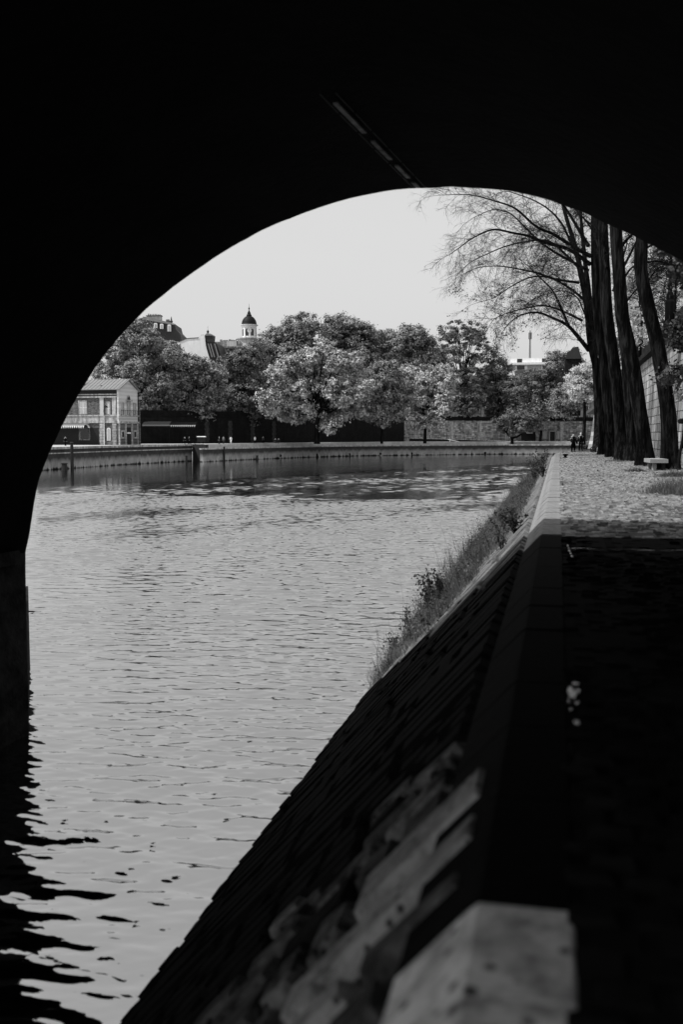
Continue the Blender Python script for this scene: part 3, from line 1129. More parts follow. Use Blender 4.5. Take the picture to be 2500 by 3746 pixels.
# set-back wing at the right end
MB().box(-5, DEP + .3, 0, -.6, DEP + 3.2, 9.6).build('rear_wing', M['brick'], ph)
MB().box(-5.2, DEP + .3, 9.6, -.3, DEP + 3.4, 10.2).build('rear_wing_cornice', M['dress'], ph)
# scalloped awning over the terrace
b = MB()
x0, x1, nsc = -19., -6.2, 26
for k in range(nsc):
    a0 = x0 + (x1 - x0) * k / nsc
    a1 = x0 + (x1 - x0) * (k + 1) / nsc
    b.prism([(a0, -2.6, 4.0), (a1, -2.6, 4.0), ((a0 + a1) / 2, -2.6, 3.35)], (0, .03, 0))
aw = MB().prism([(x0, 0, 4.35), (x0, -2.6, 3.95), (x0, -2.6, 4.05), (x0, 0, 4.45)], (x1 - x0, 0, 0)).build('awning', M['cloth_mid'], ph)
b.build('valance', M['white'], aw)


# ------------------------------------------------------------------ background buildings
def bld_frame(name, px, d, label, cat, z=WZ, rot=0.):
    p = P(px, 1590, d)
    return thing(name, label, cat, (p.x, p.y, z), PSI + rot), d / FPX


def zpx(py, d, px=1250, z=WZ):
    return P(px, py, d).z - z


# pale facades behind the trees on the upper street
for name, x0, x1, d, ytop, lab in (('apartment_building', 520, 960, 300, 1395, 'pale apartment facade glimpsed between the trunks right of the pump house'),
                                   ('apartment_building', 960, 1560, 345, 1360, 'long pale apartment block hidden behind the big riverside trees'),
                                   ('apartment_building', 1560, 1870, 390, 1400, 'white townhouse row seen under the tall open tree'),
                                   ('apartment_building', 1900, 2330, 385, 1380, 'dull shopfront building behind the far awnings')):
    t, s = bld_frame(name, (x0 + x1) / 2, d, lab, 'building')
    hw = (x1 - x0) / 2 * s
    H = zpx(ytop, d)
    MB().box(-hw, 0, 0, hw, 12, H).build('wall', M['dimplaster'], t)
    MB().box(-hw - .3, -.3, H, hw + .3, 12.3, H + .5).build('cornice', M['dress'], t)
    r_ = MB().prism([(-hw, 0, H + .5), (hw, 0, H + .5), (hw, 3, H + 3), (-hw, 3, H + 3)], (0, 9, 0)).build('roof', M['slate'], t)
    nx = int(hw * 2 / 3.4)
    nz = max(2, int(H / 3.6))
    for i in range(nx):
        for j in range(min(nz, 3)):
            if nx * 3 > 99 and (i + j) % 2:
                continue
            xx = -hw + (i + .5) * 2 * hw / nx
            window(t, xx - .55, xx + .55, .8 + j * 3.6, 3.0 + j * 3.6, 0, False, 'glass', 0, .15)

# mansard block top left
d = 330
t, s = bld_frame('mansard_building', 600, d, 'tall mansard roofed building with white dormers and a long chimney', 'building')
s2 = s * .2934


def zx(x, y):          # coordinates of the 500..960 x 1100..1360 detail -> metres in this frame
    return ((500 + x * .2934) - 600) * s, zpx(1100 + y * .2934, d)


def poly(pts, y0, y1, name, m, parent, f=zx):
    q = [f(*p) for p in pts]
    return MB().prism([(a, y0, c) for a, c in q], (0, y1 - y0, 0)).build(name, m, parent)


poly([(-60, 420), (560, 470), (560, 1500), (-60, 1500)], .6, 14, 'wall', M['plaster'], t)
poly([(-60, 250), (130, 205), (490, 290), (505, 360), (560, 420), (575, 500), (545, 510), (-60, 430)], 0, 14, 'roof', M['slate'], t)
rf = t.children[-1]
poly([(100, 200), (165, 205), (490, 288), (490, 305), (160, 245), (100, 240)], -.35, 3, 'roof_edge', M['zinc'], rf)
poly([(135, 185), (315, 182), (315, 250), (240, 235), (135, 212)], 1.2, 3.2, 'chimney', M['plaster'], t)
ch = t.children[-1]
poly([(130, 178), (322, 175), (322, 184), (130, 188)], .9, 3.5, 'chimney_cap', M['pot'], ch)
for k in range(8):
    a, c = zx(155 + k * 20, 176)
    MB().tube([(a, 2, c), (a, 2, c + random.uniform(.35, .7))], .16, 6).build('chimney_pot', M['pot'], ch)
poly([(372, 240), (415, 240), (415, 268), (372, 262)], 1.5, 2.5, 'chimney', M['pot'], t)
ch = t.children[-1]
for k in range(4):
    a, c = zx(377 + k * 11, 240)
    MB().tube([(a, 2, c - .1), (a, 2, c + .4)], .13, 6).build('chimney_pot', M['pot'], ch)
a, c = zx(440, 268)
MB().lathe([(.45, 0), (.5, .5), (.2, .9), (.25, 1.1), (.03, 2.1)], (a, 1.5, c), 8).build('finial', M['slate'], t)
for x0, x1, y0, y1 in ((237, 277, 280, 340), (313, 353, 290, 352), (405, 447, 300, 385)):
    o = poly([(x0, y1), (x0, y0 + 8), (x0 + 8, y0), (x1 - 8, y0), (x1, y0 + 8), (x1, y1)], -.7, 1.5, 'dormer', M['white'], t)
    poly([(x0 + 10, y1), (x0 + 10, y0 + 14), (x1 - 10, y0 + 14), (x1 - 10, y1)], -.75, -.71, 'pane', M['shutter'], o)

# white gable building
d = 315
t, s = bld_frame('white_gable_building', 600, d, 'white blank gable wall beside a steep slate mansard end with a finial', 'building', rot=-.1)
poly([(430, 640), (545, 510), (640, 475), (790, 466), (790, 441), (868, 436), (880, 560), (905, 660), (950, 800), (950, 1600), (430, 1600)], 0, 10, 'wall', M['white'], t)
poly([(540, 512), (640, 470), (790, 461), (790, 469), (640, 479), (548, 518)], -.15, 10, 'wall_coping', M['pot'], t)
poly([(872, 515), (985, 520), (1020, 545), (1050, 640), (1070, 720), (1080, 790), (950, 800), (905, 660), (885, 560)], .4, 10, 'roof', M['slate'], t)
rf = t.children[-1]
for x0 in (905, 935, 985):
    poly([(x0, 540), (x0 + 12, 540), (x0 + 62, 710), (x0 + 46, 710)], -.0, .38, 'roof_rib', M['zinc'], rf)
poly([(870, 440), (890, 415), (940, 420), (967, 440), (960, 500), (985, 520), (872, 515)], .2, 4, 'roof_cap', M['slate'], rf)
poly([(868, 440), (892, 412), (942, 417), (970, 440)], -.05, 4.2, 'roof_cap_slab', M['zinc'], rf)
a, c = zx(895, 415)
MB().lathe([(.3, 0), (.15, .3), (.4, .7), (.35, 1.0), (.04, 1.4), (.03, 2.6)], (a, 1.5, c - .1), 10).build('finial', M['slate'], rf)
for k in range(3):
    a, c = zx(812 + k * 22, 437)
    MB().tube([(a, 2, c), (a, 2, c + .4)], .13, 6).build('chimney_pot', M['pot'], t)

# grey block with a row of pots
d = 325
t, s = bld_frame('grey_block_building', 600, d, 'weathered grey block with a row of chimney pots below the domed tower', 'building')
poly([(980, 500), (1115, 500), (1125, 492), (1280, 488), (1280, 1600), (980, 1600)], 3, 12, 'wall', M['rubble'], t)
poly([(1115, 497), (1240, 492), (1240, 570), (1115, 565)], 2.6, 2.98, 'wall_patch', M['plaster'], t)
for k in range(15):
    a, c = zx(1030 + k * 14, 494)
    MB().tube([(a, 5, c), (a, 5, c + random.uniform(.4, .8))], .15, 6).build('chimney_pot', M['pot'], t)
poly([(1075, 580), (1330, 570), (1330, 1600), (1075, 1600)], .2, 2.9, 'front_wall', M['plaster'], t)
poly([(1065, 572), (1330, 560), (1330, 575), (1065, 590)], -.3, 2.9, 'front_cornice', M['dress'], t)
poly([(1125, 600), (1330, 592), (1330, 690), (1125, 695)], -.0, .18, 'loggia', M['slate'], t)
poly([(1165, 690), (1165, 640), (1180, 628), (1195, 640), (1195, 690)], -.25, -.02, 'dormer', M['dress'], t)
# round window scroll left of it
a, c = zx(1045, 610)
o = MB().lathe([(1.1, 0), (1.25, .3), (.8, .32)], (0, 0, 0), 14).build('round_window', M['dress'], t, (a, .1, c))
o.rotation_euler = (math.pi / 2, 0, 0)

# church tower
d = 390
t, s = bld_frame('church_tower', 911, d, 'round white church tower with a dark dome and slender finial', 'church tower')
zb = zpx(1233, d)


def zy(y):
    return zpx(1100 + y * .2934, d)


k_ = s * .2934
MB().lathe([(4.6, 0), (4.6, zy(480)), (5.3, zy(470)), (5.3, zy(458))], (0, 4, 0), 16).build('base', M['plaster'], t)
MB().lathe([(88 * k_, zy(458)), (84 * k_, zy(450)), (84 * k_, zy(335)), (92 * k_, zy(325)), (94 * k_, zy(305)), (111 * k_, zy(296)), (113 * k_, zy(288)), (80 * k_, zy(285))], (0, 4, 0), 24).build('drum', M['white'], t)
dr = t.children[-1]
rr = 84 * k_
for q in range(8):
    an = q * math.pi / 4 + .55 - math.pi / 2
    mt = Matrix.Translation((0, 4, 0)) @ Matrix.Rotation(an, 4, 'Z')
    z0, z1 = zy(430), zy(362)
    b = MB()
    pts = [(rr + .03, -.62, z0), (rr + .03, .62, z0), (rr + .03, .62, z1)] + [(rr + .03, .62 * math.cos(a), z1 + .62 * math.sin(a)) for a in np.linspace(.4, math.pi - .4, 5)] + [(rr + .03, -.62, z1)]
    b.prism([tuple(mt @ Vector(p)) for p in pts], mt.to_3x3() @ Vector((-.4, 0, 0)))
    b.build('belfry_opening', M['glass'], dr)
    an2 = an + math.pi / 8
    mt = Matrix.Translation((0, 4, 0)) @ Matrix.Rotation(an2, 4, 'Z')
    MB().box(rr - .2, -.4, zy(452), rr + .22, .4, zy(328), mt).build('pilaster', M['white'], dr)
# clock on the visible side
an = -math.pi / 2 + .12
mt = Matrix.Translation((0, 4, 0)) @ Matrix.Rotation(an, 4, 'Z')
b = MB().tube([mt @ Vector((rr, 0, zy(368))), mt @ Vector((rr + .35, 0, zy(368)))], .85, 16)
o = b.build('clock_face', M['white'], dr)
MB().box(rr + .36, -.05, zy(368), rr + .38, .05, zy(368) + .6, mt).build('clock_hand', M['iron'], o)
prof = []
for a in np.linspace(0, 1.32, 9):
    prof.append((88 * k_ * math.cos(a) + .2, zy(286) + (zy(176) - zy(286)) * math.sin(a) * 1.02))
prof = [(100 * k_, zy(289)), (97 * k_, zy(282))] + prof
MB().lathe(prof, (0, 4, 0), 24).build('dome', M['dome'], t, smooth=True)
MB().lathe([(33 * k_, zy(178)), (33 * k_, zy(165)), (22 * k_, zy(150)), (20 * k_, zy(132)), (10 * k_, zy(122)), (13 * k_, zy(115)), (4 * k_, zy(105)), (4 * k_, zy(95)), (10 * k_, zy(88)), (10 * k_, zy(78)), (3 * k_, zy(68)), (1.2 * k_, zy(40)), (.8 * k_, zy(15))], (0, 4, 0), 12).build('lantern', M['dome'], t, smooth=False)

# modern slab block with mast
d = 430
t, s = bld_frame('modern_block', 1935, d, 'white modern flat roofed block with dark penthouse windows', 'building', rot=-.22)


def mx(px, py):
    return (px - 1935) * s, zpx(py, d)


for x0, x1, y0, y1, ya, yb, nm, m in ((1845, 2020, 1334, 1700, 0, 14, 'wall', 'white'), (1866, 2010, 1309, 1326, 1.5, 12, 'penthouse', 'white'), (1838, 2026, 1326, 1334, -.8, 14.8, 'roof_slab', 'white')):
    a0, c1 = mx(x0, y0)
    a1, c0 = mx(x1, y1)
    MB().box(a0, ya, max(c0, 0), a1, yb, c1).build(nm, M[m], t)
for x0, x1, y0, y1, ya, m in ((1890, 1908, 1311, 1325, 1.44, 'glass'), (1979, 1995, 1311, 1325, 1.44, 'glass'), (1890, 1918, 1337, 1352, -.06, 'glass'), (1928, 1978, 1337, 1352, -.06, 'shutter'), (1982, 1996, 1337, 1352, -.06, 'glass'),
                              (1890, 1918, 1362, 1377, -.06, 'glass'), (1928, 1978, 1362, 1377, -.06, 'shutter'), (1860, 1884, 1337, 1352, -.06, 'shutter')):
    a0, c1 = mx(x0, y0)
    a1, c0 = mx(x1, y1)
    MB().box(a0, ya, c0, a1, ya + .055, c1).build('window', M[m], t)
a0, c0 = mx(1940, 1309)
_, c1 = mx(1940, 1203)
_, cm = mx(1940, 1225)
ms = tag(MB().tube([(0, 0, 0), (0, 0, c1 - c0)], [.45, .22], 6).tube([(0, 0, cm - c0 - 1.2), (0, 0, cm - c0 + 1.6)], .75, 8).build('antenna_mast', M['cloth_mid'], None), 'thin antenna mast standing on the modern white block', 'antenna')
pp = P(1940, 1309, d + 6)
ms.location = (pp.x, pp.y, c0 + WZ - .05)

# dark slate roofed building by the near trees
d = 300
t, s = bld_frame('slate_roof_building', 2100, d, 'dark slate roofed building half hidden behind the bare branches', 'building', rot=-.2)


def dx(px, py):
    return (px - 2100) * s, zpx(py, d)


q = [dx(*p) for p in ((2066, 1312), (2072, 1288), (2084, 1281), (2092, 1270), (2112, 1268), (2124, 1312))]
MB().prism([(a, 0, c) for a, c in q], (0, 10, 0)).build('roof', M['slate'], t)
q = [dx(*p) for p in ((2066, 1312), (2124, 1312), (2124, 1520), (2066, 1520))]
MB().prism([(a, .4, max(c, 0)) for a, c in q], (0, 9, 0)).build('wall', M['shadowwall'], t)
for k in range(3):
    window(t, -2 + k * 2.2, -1 + k * 2.2, 10, 12.2, .4, False)

# ------------------------------------------------------------------ leafy trees of the far bank
def leafy_tree(px0, px1, py0, py1, d, leaf, n, label, size=.5, openness=.0, lean=0., zb=None, clumpr=1.5, trunk=True, layers=1., barkm='bark', lobes=None):
    pc = P((px0 + px1) / 2, 1590, d)
    z1 = P(px0, py0, d).z
    z0 = P(px0, py1, d).z
    hw = (px1 - px0) / 2 * d / FPX
    hz = (z1 - z0) / 2
    zbase = ZP if zb is None else zb
    t = thing('plane_tree', label, 'tree', (pc.x, pc.y, zbase), 0, 'leafy trees on the far bank')
    cz = (z0 + z1) / 2 - zbase
    hy = min(hw, hz) * .9
    # lobes: (centre in units of the crown's half sizes, radius in metres)
    mpp = d / FPX
    lob = []
    if lobes is None:
        nl = int(22 * layers)
        for k in range(nl):
            zf = 1 - 2 * (k + .5) / nl
            a_ = k * 2.39996 + rng.uniform(-.5, .5)
            v = np.array([math.sqrt(1 - zf * zf) * math.cos(a_), math.sqrt(1 - zf * zf) * math.sin(a_), zf])
            rl = rng.uniform(.2, .42)
            v = v * (1.0 - rl * .8) * rng.uniform(.7, 1.08)
            lob.append((v * np.array([hw, hy, hz]), rl * min(hw, hz)))
        lob.append((np.array([0, 0, .1 * hz]), .5 * min(hw, hz)))
    else:
        for x, y_, r in lobes:
            dep = rng.uniform(-.55, .35) * hy
            zc_ = P(x, y_, d).z - zbase - cz
            lob.append((np.array([(x - (px0 + px1) / 2) * mpp, dep, zc_]), r * mpp))
        for k in range(len(lobes) // 2):
            x, y_, r = lobes[rng.integers(len(lobes))]
            lob.append((np.array([(x - (px0 + px1) / 2) * mpp * .8, hy * rng.uniform(.4, .9), (P(x, y_, d).z - zbase - cz) * .85]), r * mpp))
    size *= .64
    n = int(n * 3.8)
    per = 76
    ncl = int(n / per)
    wts = np.array([r * r for _, r in lob])
    ci = rng.choice(len(lob), ncl, p=wts / wts.sum())
    u = rng.normal(size=(ncl, 3))
    u[:, 2] += .25
    u /= np.linalg.norm(u, axis=1)[:, None]
    lc = np.array([v for v, _ in lob])[ci]
    lr = np.array([r for _, r in lob])[ci][:, None]
    cen = lc + u * lr * rng.uniform(.7, 1.12, (ncl, 1)) * np.array([1, 1, .92])
    if openness:
        keep = rng.random(ncl) > openness * .55
        cen, u = cen[keep], u[keep]
        ncl = len(cen)
    cr = clumpr * rng.uniform(.4, 1.1, (ncl, 1, 1))
    off = rng.normal(size=(ncl, per, 3)) * np.array([.5, .5, .3])
    pts = (cen[:, None, :] + off * cr).reshape(-1, 3)
    nr = (u[:, None, :] * .5 + off * .8 + np.array([0, 0, .6])).reshape(-1, 3)
    nr /= np.linalg.norm(nr, axis=1)[:, None] + 1e-6
    NR = nr[:, 0:1] * np.array([[RT.x, RT.y, 0]]) + nr[:, 1:2] * np.array([[FW.x, FW.y, 0]])
    NR[:, 2] = nr[:, 2]
    # rotate offsets into the camera-facing frame only so that widths match the photo's
    X = pts[:, 0:1] * np.array([[RT.x, RT.y, 0]]) + pts[:, 1:2] * np.array([[FW.x, FW.y, 0]])
    X[:, 2] = pts[:, 2] + cz
    np_obj('crown', leaf_quads(X, size, .4, NR), 4, M[leaf], t)
    # trunk with limbs reaching into the lobes
    if trunk:
        b = MB()
        r0 = max(.28, hw * .045)
        fork = max(1.5, (cz - hz) + hz * .55)
        b.tube([(0, 0, -.2), (.1, 0, fork * .5), (.0, .1, fork), (.1, .1, fork + hz * .5)], [r0 * 1.35, r0, r0 * .85, r0 * .45], 8)
        for v, rl in lob:
            e = Vector((v[0] * RT.x + v[1] * FW.x, v[0] * RT.y + v[1] * FW.y, v[2] + cz))
            s_ = Vector((0, 0, fork * rng.uniform(.7, 1.)))
            if e.z < s_.z + .3:
                e.z = s_.z + .3
            m_ = s_.lerp(e, .5) + Vector((0, 0, .12 * (e - s_).length))
            b.tube([s_, m_, e], [r0 * .5, r0 * .3, r0 * .08], 5)
        b.build('trunk', M[barkm], t)
    return t


def traced(kind, L, d, leaf, n, label, size=.45, zb=None, openness=0., clumpr=1.5, trunk=True):
    o, k = {'c1': ((150, 1080), .5102), 'c2': ((900, 1080), .5102), 'c3': ((1600, 1080), .574)}[kind]
    q = [(o[0] + x * k, o[1] + y * k, r * k) for x, y, r in L]
    return leafy_tree(min(x - r for x, y, r in q), max(x + r for x, y, r in q), min(y - r for x, y, r in q), max(y + r for x, y, r in q), d, leaf, n, label, size, openness, zb=zb, clumpr=clumpr, trunk=trunk, lobes=q)


traced('c1', [(735, 250, 80), (640, 310, 90), (560, 400, 90), (480, 480, 80), (835, 335, 70), (930, 385, 60), (955, 450, 70), (820, 400, 110), (700, 420, 110), (580, 510, 110), (470, 560, 80), (700, 560, 110), (840, 540, 110), (950, 520, 90), (780, 650, 100), (660, 640, 80), (880, 660, 100), (960, 640, 90), (720, 730, 70), (830, 760, 80), (760, 820, 55), (880, 830, 55)], 240, 'leaf_mid', 17000, 'broad leafy tree rising directly behind the pump house roof', .42)
traced('c1', [(1050, 480, 55), (1140, 510, 65), (1220, 530, 60), (1020, 550, 75), (1120, 570, 90), (1230, 590, 80), (1010, 640, 90), (1120, 680, 90), (1230, 690, 80), (1280, 620, 70), (1050, 770, 80), (1160, 780, 80), (1260, 790, 70), (950, 790, 70), (1050, 840, 60), (1180, 850, 60)], 246, 'leaf_mid', 11000, 'rounded leafy tree in front of the white gable', .42)
traced('c1', [(1340, 520, 80), (1430, 480, 80), (1520, 500, 90), (1400, 590, 90), (1500, 620, 100), (1340, 660, 90), (1440, 720, 100), (1560, 700, 90), (1370, 790, 90), (1490, 810, 90), (1380, 850, 60), (1500, 880, 55), (1460, 420, 50), (1540, 400, 60)], 258, 'leaf_dark', 10000, 'dark leafy tree below the domed church tower', .42, WZ)
traced('c2', [(330, 240, 100), (235, 280, 90), (160, 320, 80), (430, 225, 90), (490, 300, 90), (380, 320, 110), (260, 380, 110), (130, 410, 90), (80, 480, 90), (200, 480, 110), (60, 580, 90), (160, 600, 100), (420, 420, 100), (300, 460, 100), (90, 690, 90), (40, 760, 80)], 280, 'leaf_mid', 17000, 'tall domed tree just right of the church tower', .45, WZ)
traced('c2', [(620, 220, 70), (665, 190, 60), (730, 230, 70), (700, 300, 90), (610, 310, 90), (790, 330, 80), (560, 390, 90), (680, 400, 100), (780, 420, 90)], 290, 'leaf_mid', 9000, 'tall tree with pointed top in the middle of the row', .45, WZ)
traced('c2', [(820, 250, 50), (860, 270, 50), (880, 330, 70), (810, 340, 60), (870, 420, 90), (800, 470, 90), (900, 500, 80)], 287, 'leaf_dark', 6000, 'narrow tree with a notched top between taller crowns', .45, WZ, .4)
traced('c2', [(930, 310, 60), (990, 320, 60), (1030, 290, 45), (960, 390, 80), (1050, 380, 80), (990, 460, 90), (1080, 460, 80), (930, 480, 70)], 293, 'leaf_mid', 7500, 'grey twiggy tree left of the round grey crown', .45, WZ)
traced('c2', [(1150, 280, 60), (1210, 300, 70), (1270, 330, 70), (1310, 400, 70), (1120, 350, 70), (1200, 390, 90), (1290, 460, 80), (1130, 450, 90), (1230, 500, 90), (1330, 520, 70), (1380, 430, 60), (1400, 510, 80)], 296, 'leaf_mid', 9500, 'broad round-topped grey tree behind the right bright crown', .45, WZ)
# the two bright trees that lean over the quay
traced('c2', [(560, 400, 70), (480, 450, 80), (390, 470, 70), (300, 510, 70), (220, 590, 70), (180, 650, 60), (300, 610, 90), (420, 570, 90), (560, 520, 100), (660, 480, 80), (740, 470, 80), (690, 580, 100), (560, 640, 100), (420, 690, 90), (290, 720, 90), (190, 760, 80), (170, 830, 50), (280, 840, 80), (400, 830, 90), (540, 770, 100), (680, 690, 100), (800, 560, 90), (820, 680, 90), (700, 820, 90), (560, 880, 70), (590, 960, 40), (350, 910, 50), (820, 800, 80), (660, 900, 50)], 247, 'leaf_bright', 21000, 'large bright tree spreading low over the quay edge', .45, clumpr=1.5)
traced('c2', [(1180, 560, 60), (1260, 550, 60), (1340, 580, 60), (1410, 560, 60), (1450, 640, 60), (1130, 610, 70), (1230, 640, 80), (1340, 660, 80), (1420, 720, 70), (1200, 730, 80), (1300, 760, 80), (1390, 800, 60), (1250, 840, 70), (1340, 870, 60), (1370, 930, 40), (1220, 910, 50), (1290, 940, 40)], 262, 'leaf_bright', 12000, 'bright low tree hanging over the quay, beside the rubble wall', .45, clumpr=1.5)
traced('c2', [(950, 560, 80), (1020, 530, 70), (1060, 600, 80), (900, 640, 80), (980, 680, 90), (1080, 700, 80), (900, 760, 90), (1010, 790, 90), (940, 860, 80), (1060, 830, 80), (850, 860, 60), (980, 910, 40)], 256, 'leaf_mid', 8500, 'shaded low tree between the two bright riverside crowns', .45)
# right-hand group
traced('c3', [(50, 250, 60), (110, 220, 60), (190, 230, 60), (250, 220, 50), (270, 290, 60), (30, 330, 60), (130, 320, 70), (220, 330, 70), (290, 370, 60), (70, 420, 70), (170, 430, 80), (260, 450, 70), (100, 520, 70), (200, 540, 80), (60, 600, 60), (160, 640, 60), (250, 620, 60)], 325, 'leaf_dark', 9500, 'tall open tree with sky showing through its crown', .42, WZ, .5, 1.3)
traced('c3', [(340, 350, 40), (380, 400, 60), (320, 430, 60), (400, 470, 70), (340, 530, 80), (420, 570, 80), (330, 640, 80), (420, 680, 80), (360, 740, 60), (470, 630, 60)], 328, 'leaf_dark', 7000, 'ragged leafy tree left of the modern white block', .42, WZ, .2)
leafy_tree(1640, 1780, 1400, 1530, 322, 'leaf_dark', 4500, 'small bushy tree on the street above the rubble wall', .4, zb=WZ, clumpr=1.2)
traced('c3', [(520, 560, 60), (590, 520, 60), (660, 540, 60), (500, 640, 70), (590, 620, 80), (680, 620, 70), (520, 710, 70), (620, 710, 80), (700, 700, 60), (560, 780, 50), (480, 740, 40)], 324, 'leaf_dark', 8500, 'feathery grey tree in front of the modern white block', .36, WZ)
traced('c3', [(740, 390, 40), (800, 420, 60), (730, 460, 60), (860, 420, 60), (900, 480, 60), (800, 520, 70), (720, 550, 60), (880, 580, 70), (780, 620, 80), (700, 640, 50), (860, 680, 60), (930, 600, 60)], 322, 'leaf_dark', 9000, 'leafy tree under the slate roof near the doorway wall', .42, WZ)
leafy_tree(2075, 2200, 1320, 1485, 175, 'leaf_pale', 6500, 'small pale yellow tree shining beside the row of dark trunks', .3, zb=0., clumpr=.8)
leafy_tree(2010, 2130, 1400, 1530, 300, 'leaf_mid', 5000, 'low leafy tree over the small doorway in the wall', .38, zb=WZ)

# small forked tree on the lower quay
t = leafy_tree(1790, 2000, 1500, 1600, 306, 'leaf_dark', 6000, 'small dark forked tree standing on the lower quay by the ramp', .36, .2, trunk=False, clumpr=1.1)
p = Vector(t.location)
b = MB()
zz = lambda y: P(1875, y, 306).z - ZP
xx = lambda x: (x - 1895) * 306 / FPX
TP = lambda x, y: RT * xx(x) + Vector((0, 0, zz(y)))
b.tube([TP(1876, 1624), TP(1876, 1610), TP(1875, 1601)], [.55, .45, .42], 8)
b.tube([TP(1875, 1603), TP(1862, 1592), TP(1855, 1582), TP(1862, 1560)], [.4, .34, .3, .15], 7)
b.tube([TP(1875, 1603), TP(1895, 1597), TP(1910, 1588), TP(1912, 1560)], [.36, .3, .26, .12], 7)
b.tube([TP(1855, 1582), TP(1835, 1560), TP(1815, 1550)], [.22, .15, .06], 6)
b.build('trunk', M['bark'], t)
b = MB().tube([(0, 0, 0), (.3, 0, 3), (-.2, 0, 6.5), (-.8, 0, 9)], [.5, .42, .36, .2], 7)
p = P(1978, 1612, 312)
o = thing('small_tree', 'dark curved tree trunk in front of the rubble wall', 'tree', (p.x, p.y, ZP))
b.build('trunk', M['bark'], o)
X = np.array([[-.8, 0, 9.]]) + rng.normal(size=(1500, 3)) * np.array([2.6, 2.2, 1.3])
np_obj('crown', leaf_quads(X, .36, .4), 4, M['leaf_dark'], o)

# ------------------------------------------------------------------ near trees
Z4 = lambda x, y: (1550 + x * .6059, 640 + y * .6059)
Z3 = lambda x, y: (1600 + x * .574, 1080 + y * .574)


def dens(pts, n=4):
    """Catmull-Rom through Vector points"""
    out = []
    for i in range(len(pts) - 1):
        p0, p1, p2, p3 = pts[max(i - 1, 0)], pts[i], pts[i + 1], pts[min(i + 2, len(pts) - 1)]
        for k in range(n):
            t = k / n
            out.append(.5 * ((2 * p1) + (p2 - p0) * t + (2 * p0 - 5 * p1 + 4 * p2 - p3) * t * t + (3 * p1 - p0 - 3 * p2 + p3) * t ** 3))
    out.append(pts[-1])
    return out


leafspots = []


def sprout(b, p, d, L, r, lev, droop, tips):
    n = 4 if lev > 1 else 3
    pts = [Vector(p)]
    dv = d.normalized()
    for k in range(n):
        dv = (dv + Vector((random.gauss(0, .16), random.gauss(0, .16), random.gauss(0, .12) - droop * (k + 1) / n))).normalized()
        pts.append(pts[-1] + dv * (L / n))
    b.tube(pts, [r * (1 - .75 * k / n) for k in range(n + 1)], 3 if r < .03 else 5, False)
    tips.append(pts[-1])
    if lev <= 0:
        return
    nc = {2: 8, 1: 5}.get(lev, 7)
    for k in range(nc):
        f = random.uniform(.15, 1.)
        i = min(int(f * n), n - 1)
        q = pts[i].lerp(pts[i + 1], f * n - i)
        t = (pts[i + 1] - pts[i]).normalized()
        sd_ = Vector((random.gauss(0, 1), random.gauss(0, 1), random.gauss(.25, .8)))
        sd_ -= t * sd_.dot(t)
        sd_.normalize()
        nd = t * random.uniform(.5, 1.) + sd_ * random.uniform(.5, 1.)
        sprout(b, q, nd, L * random.uniform(.4, .65), r * .55, lev - 1, droop * 1.25, tips)


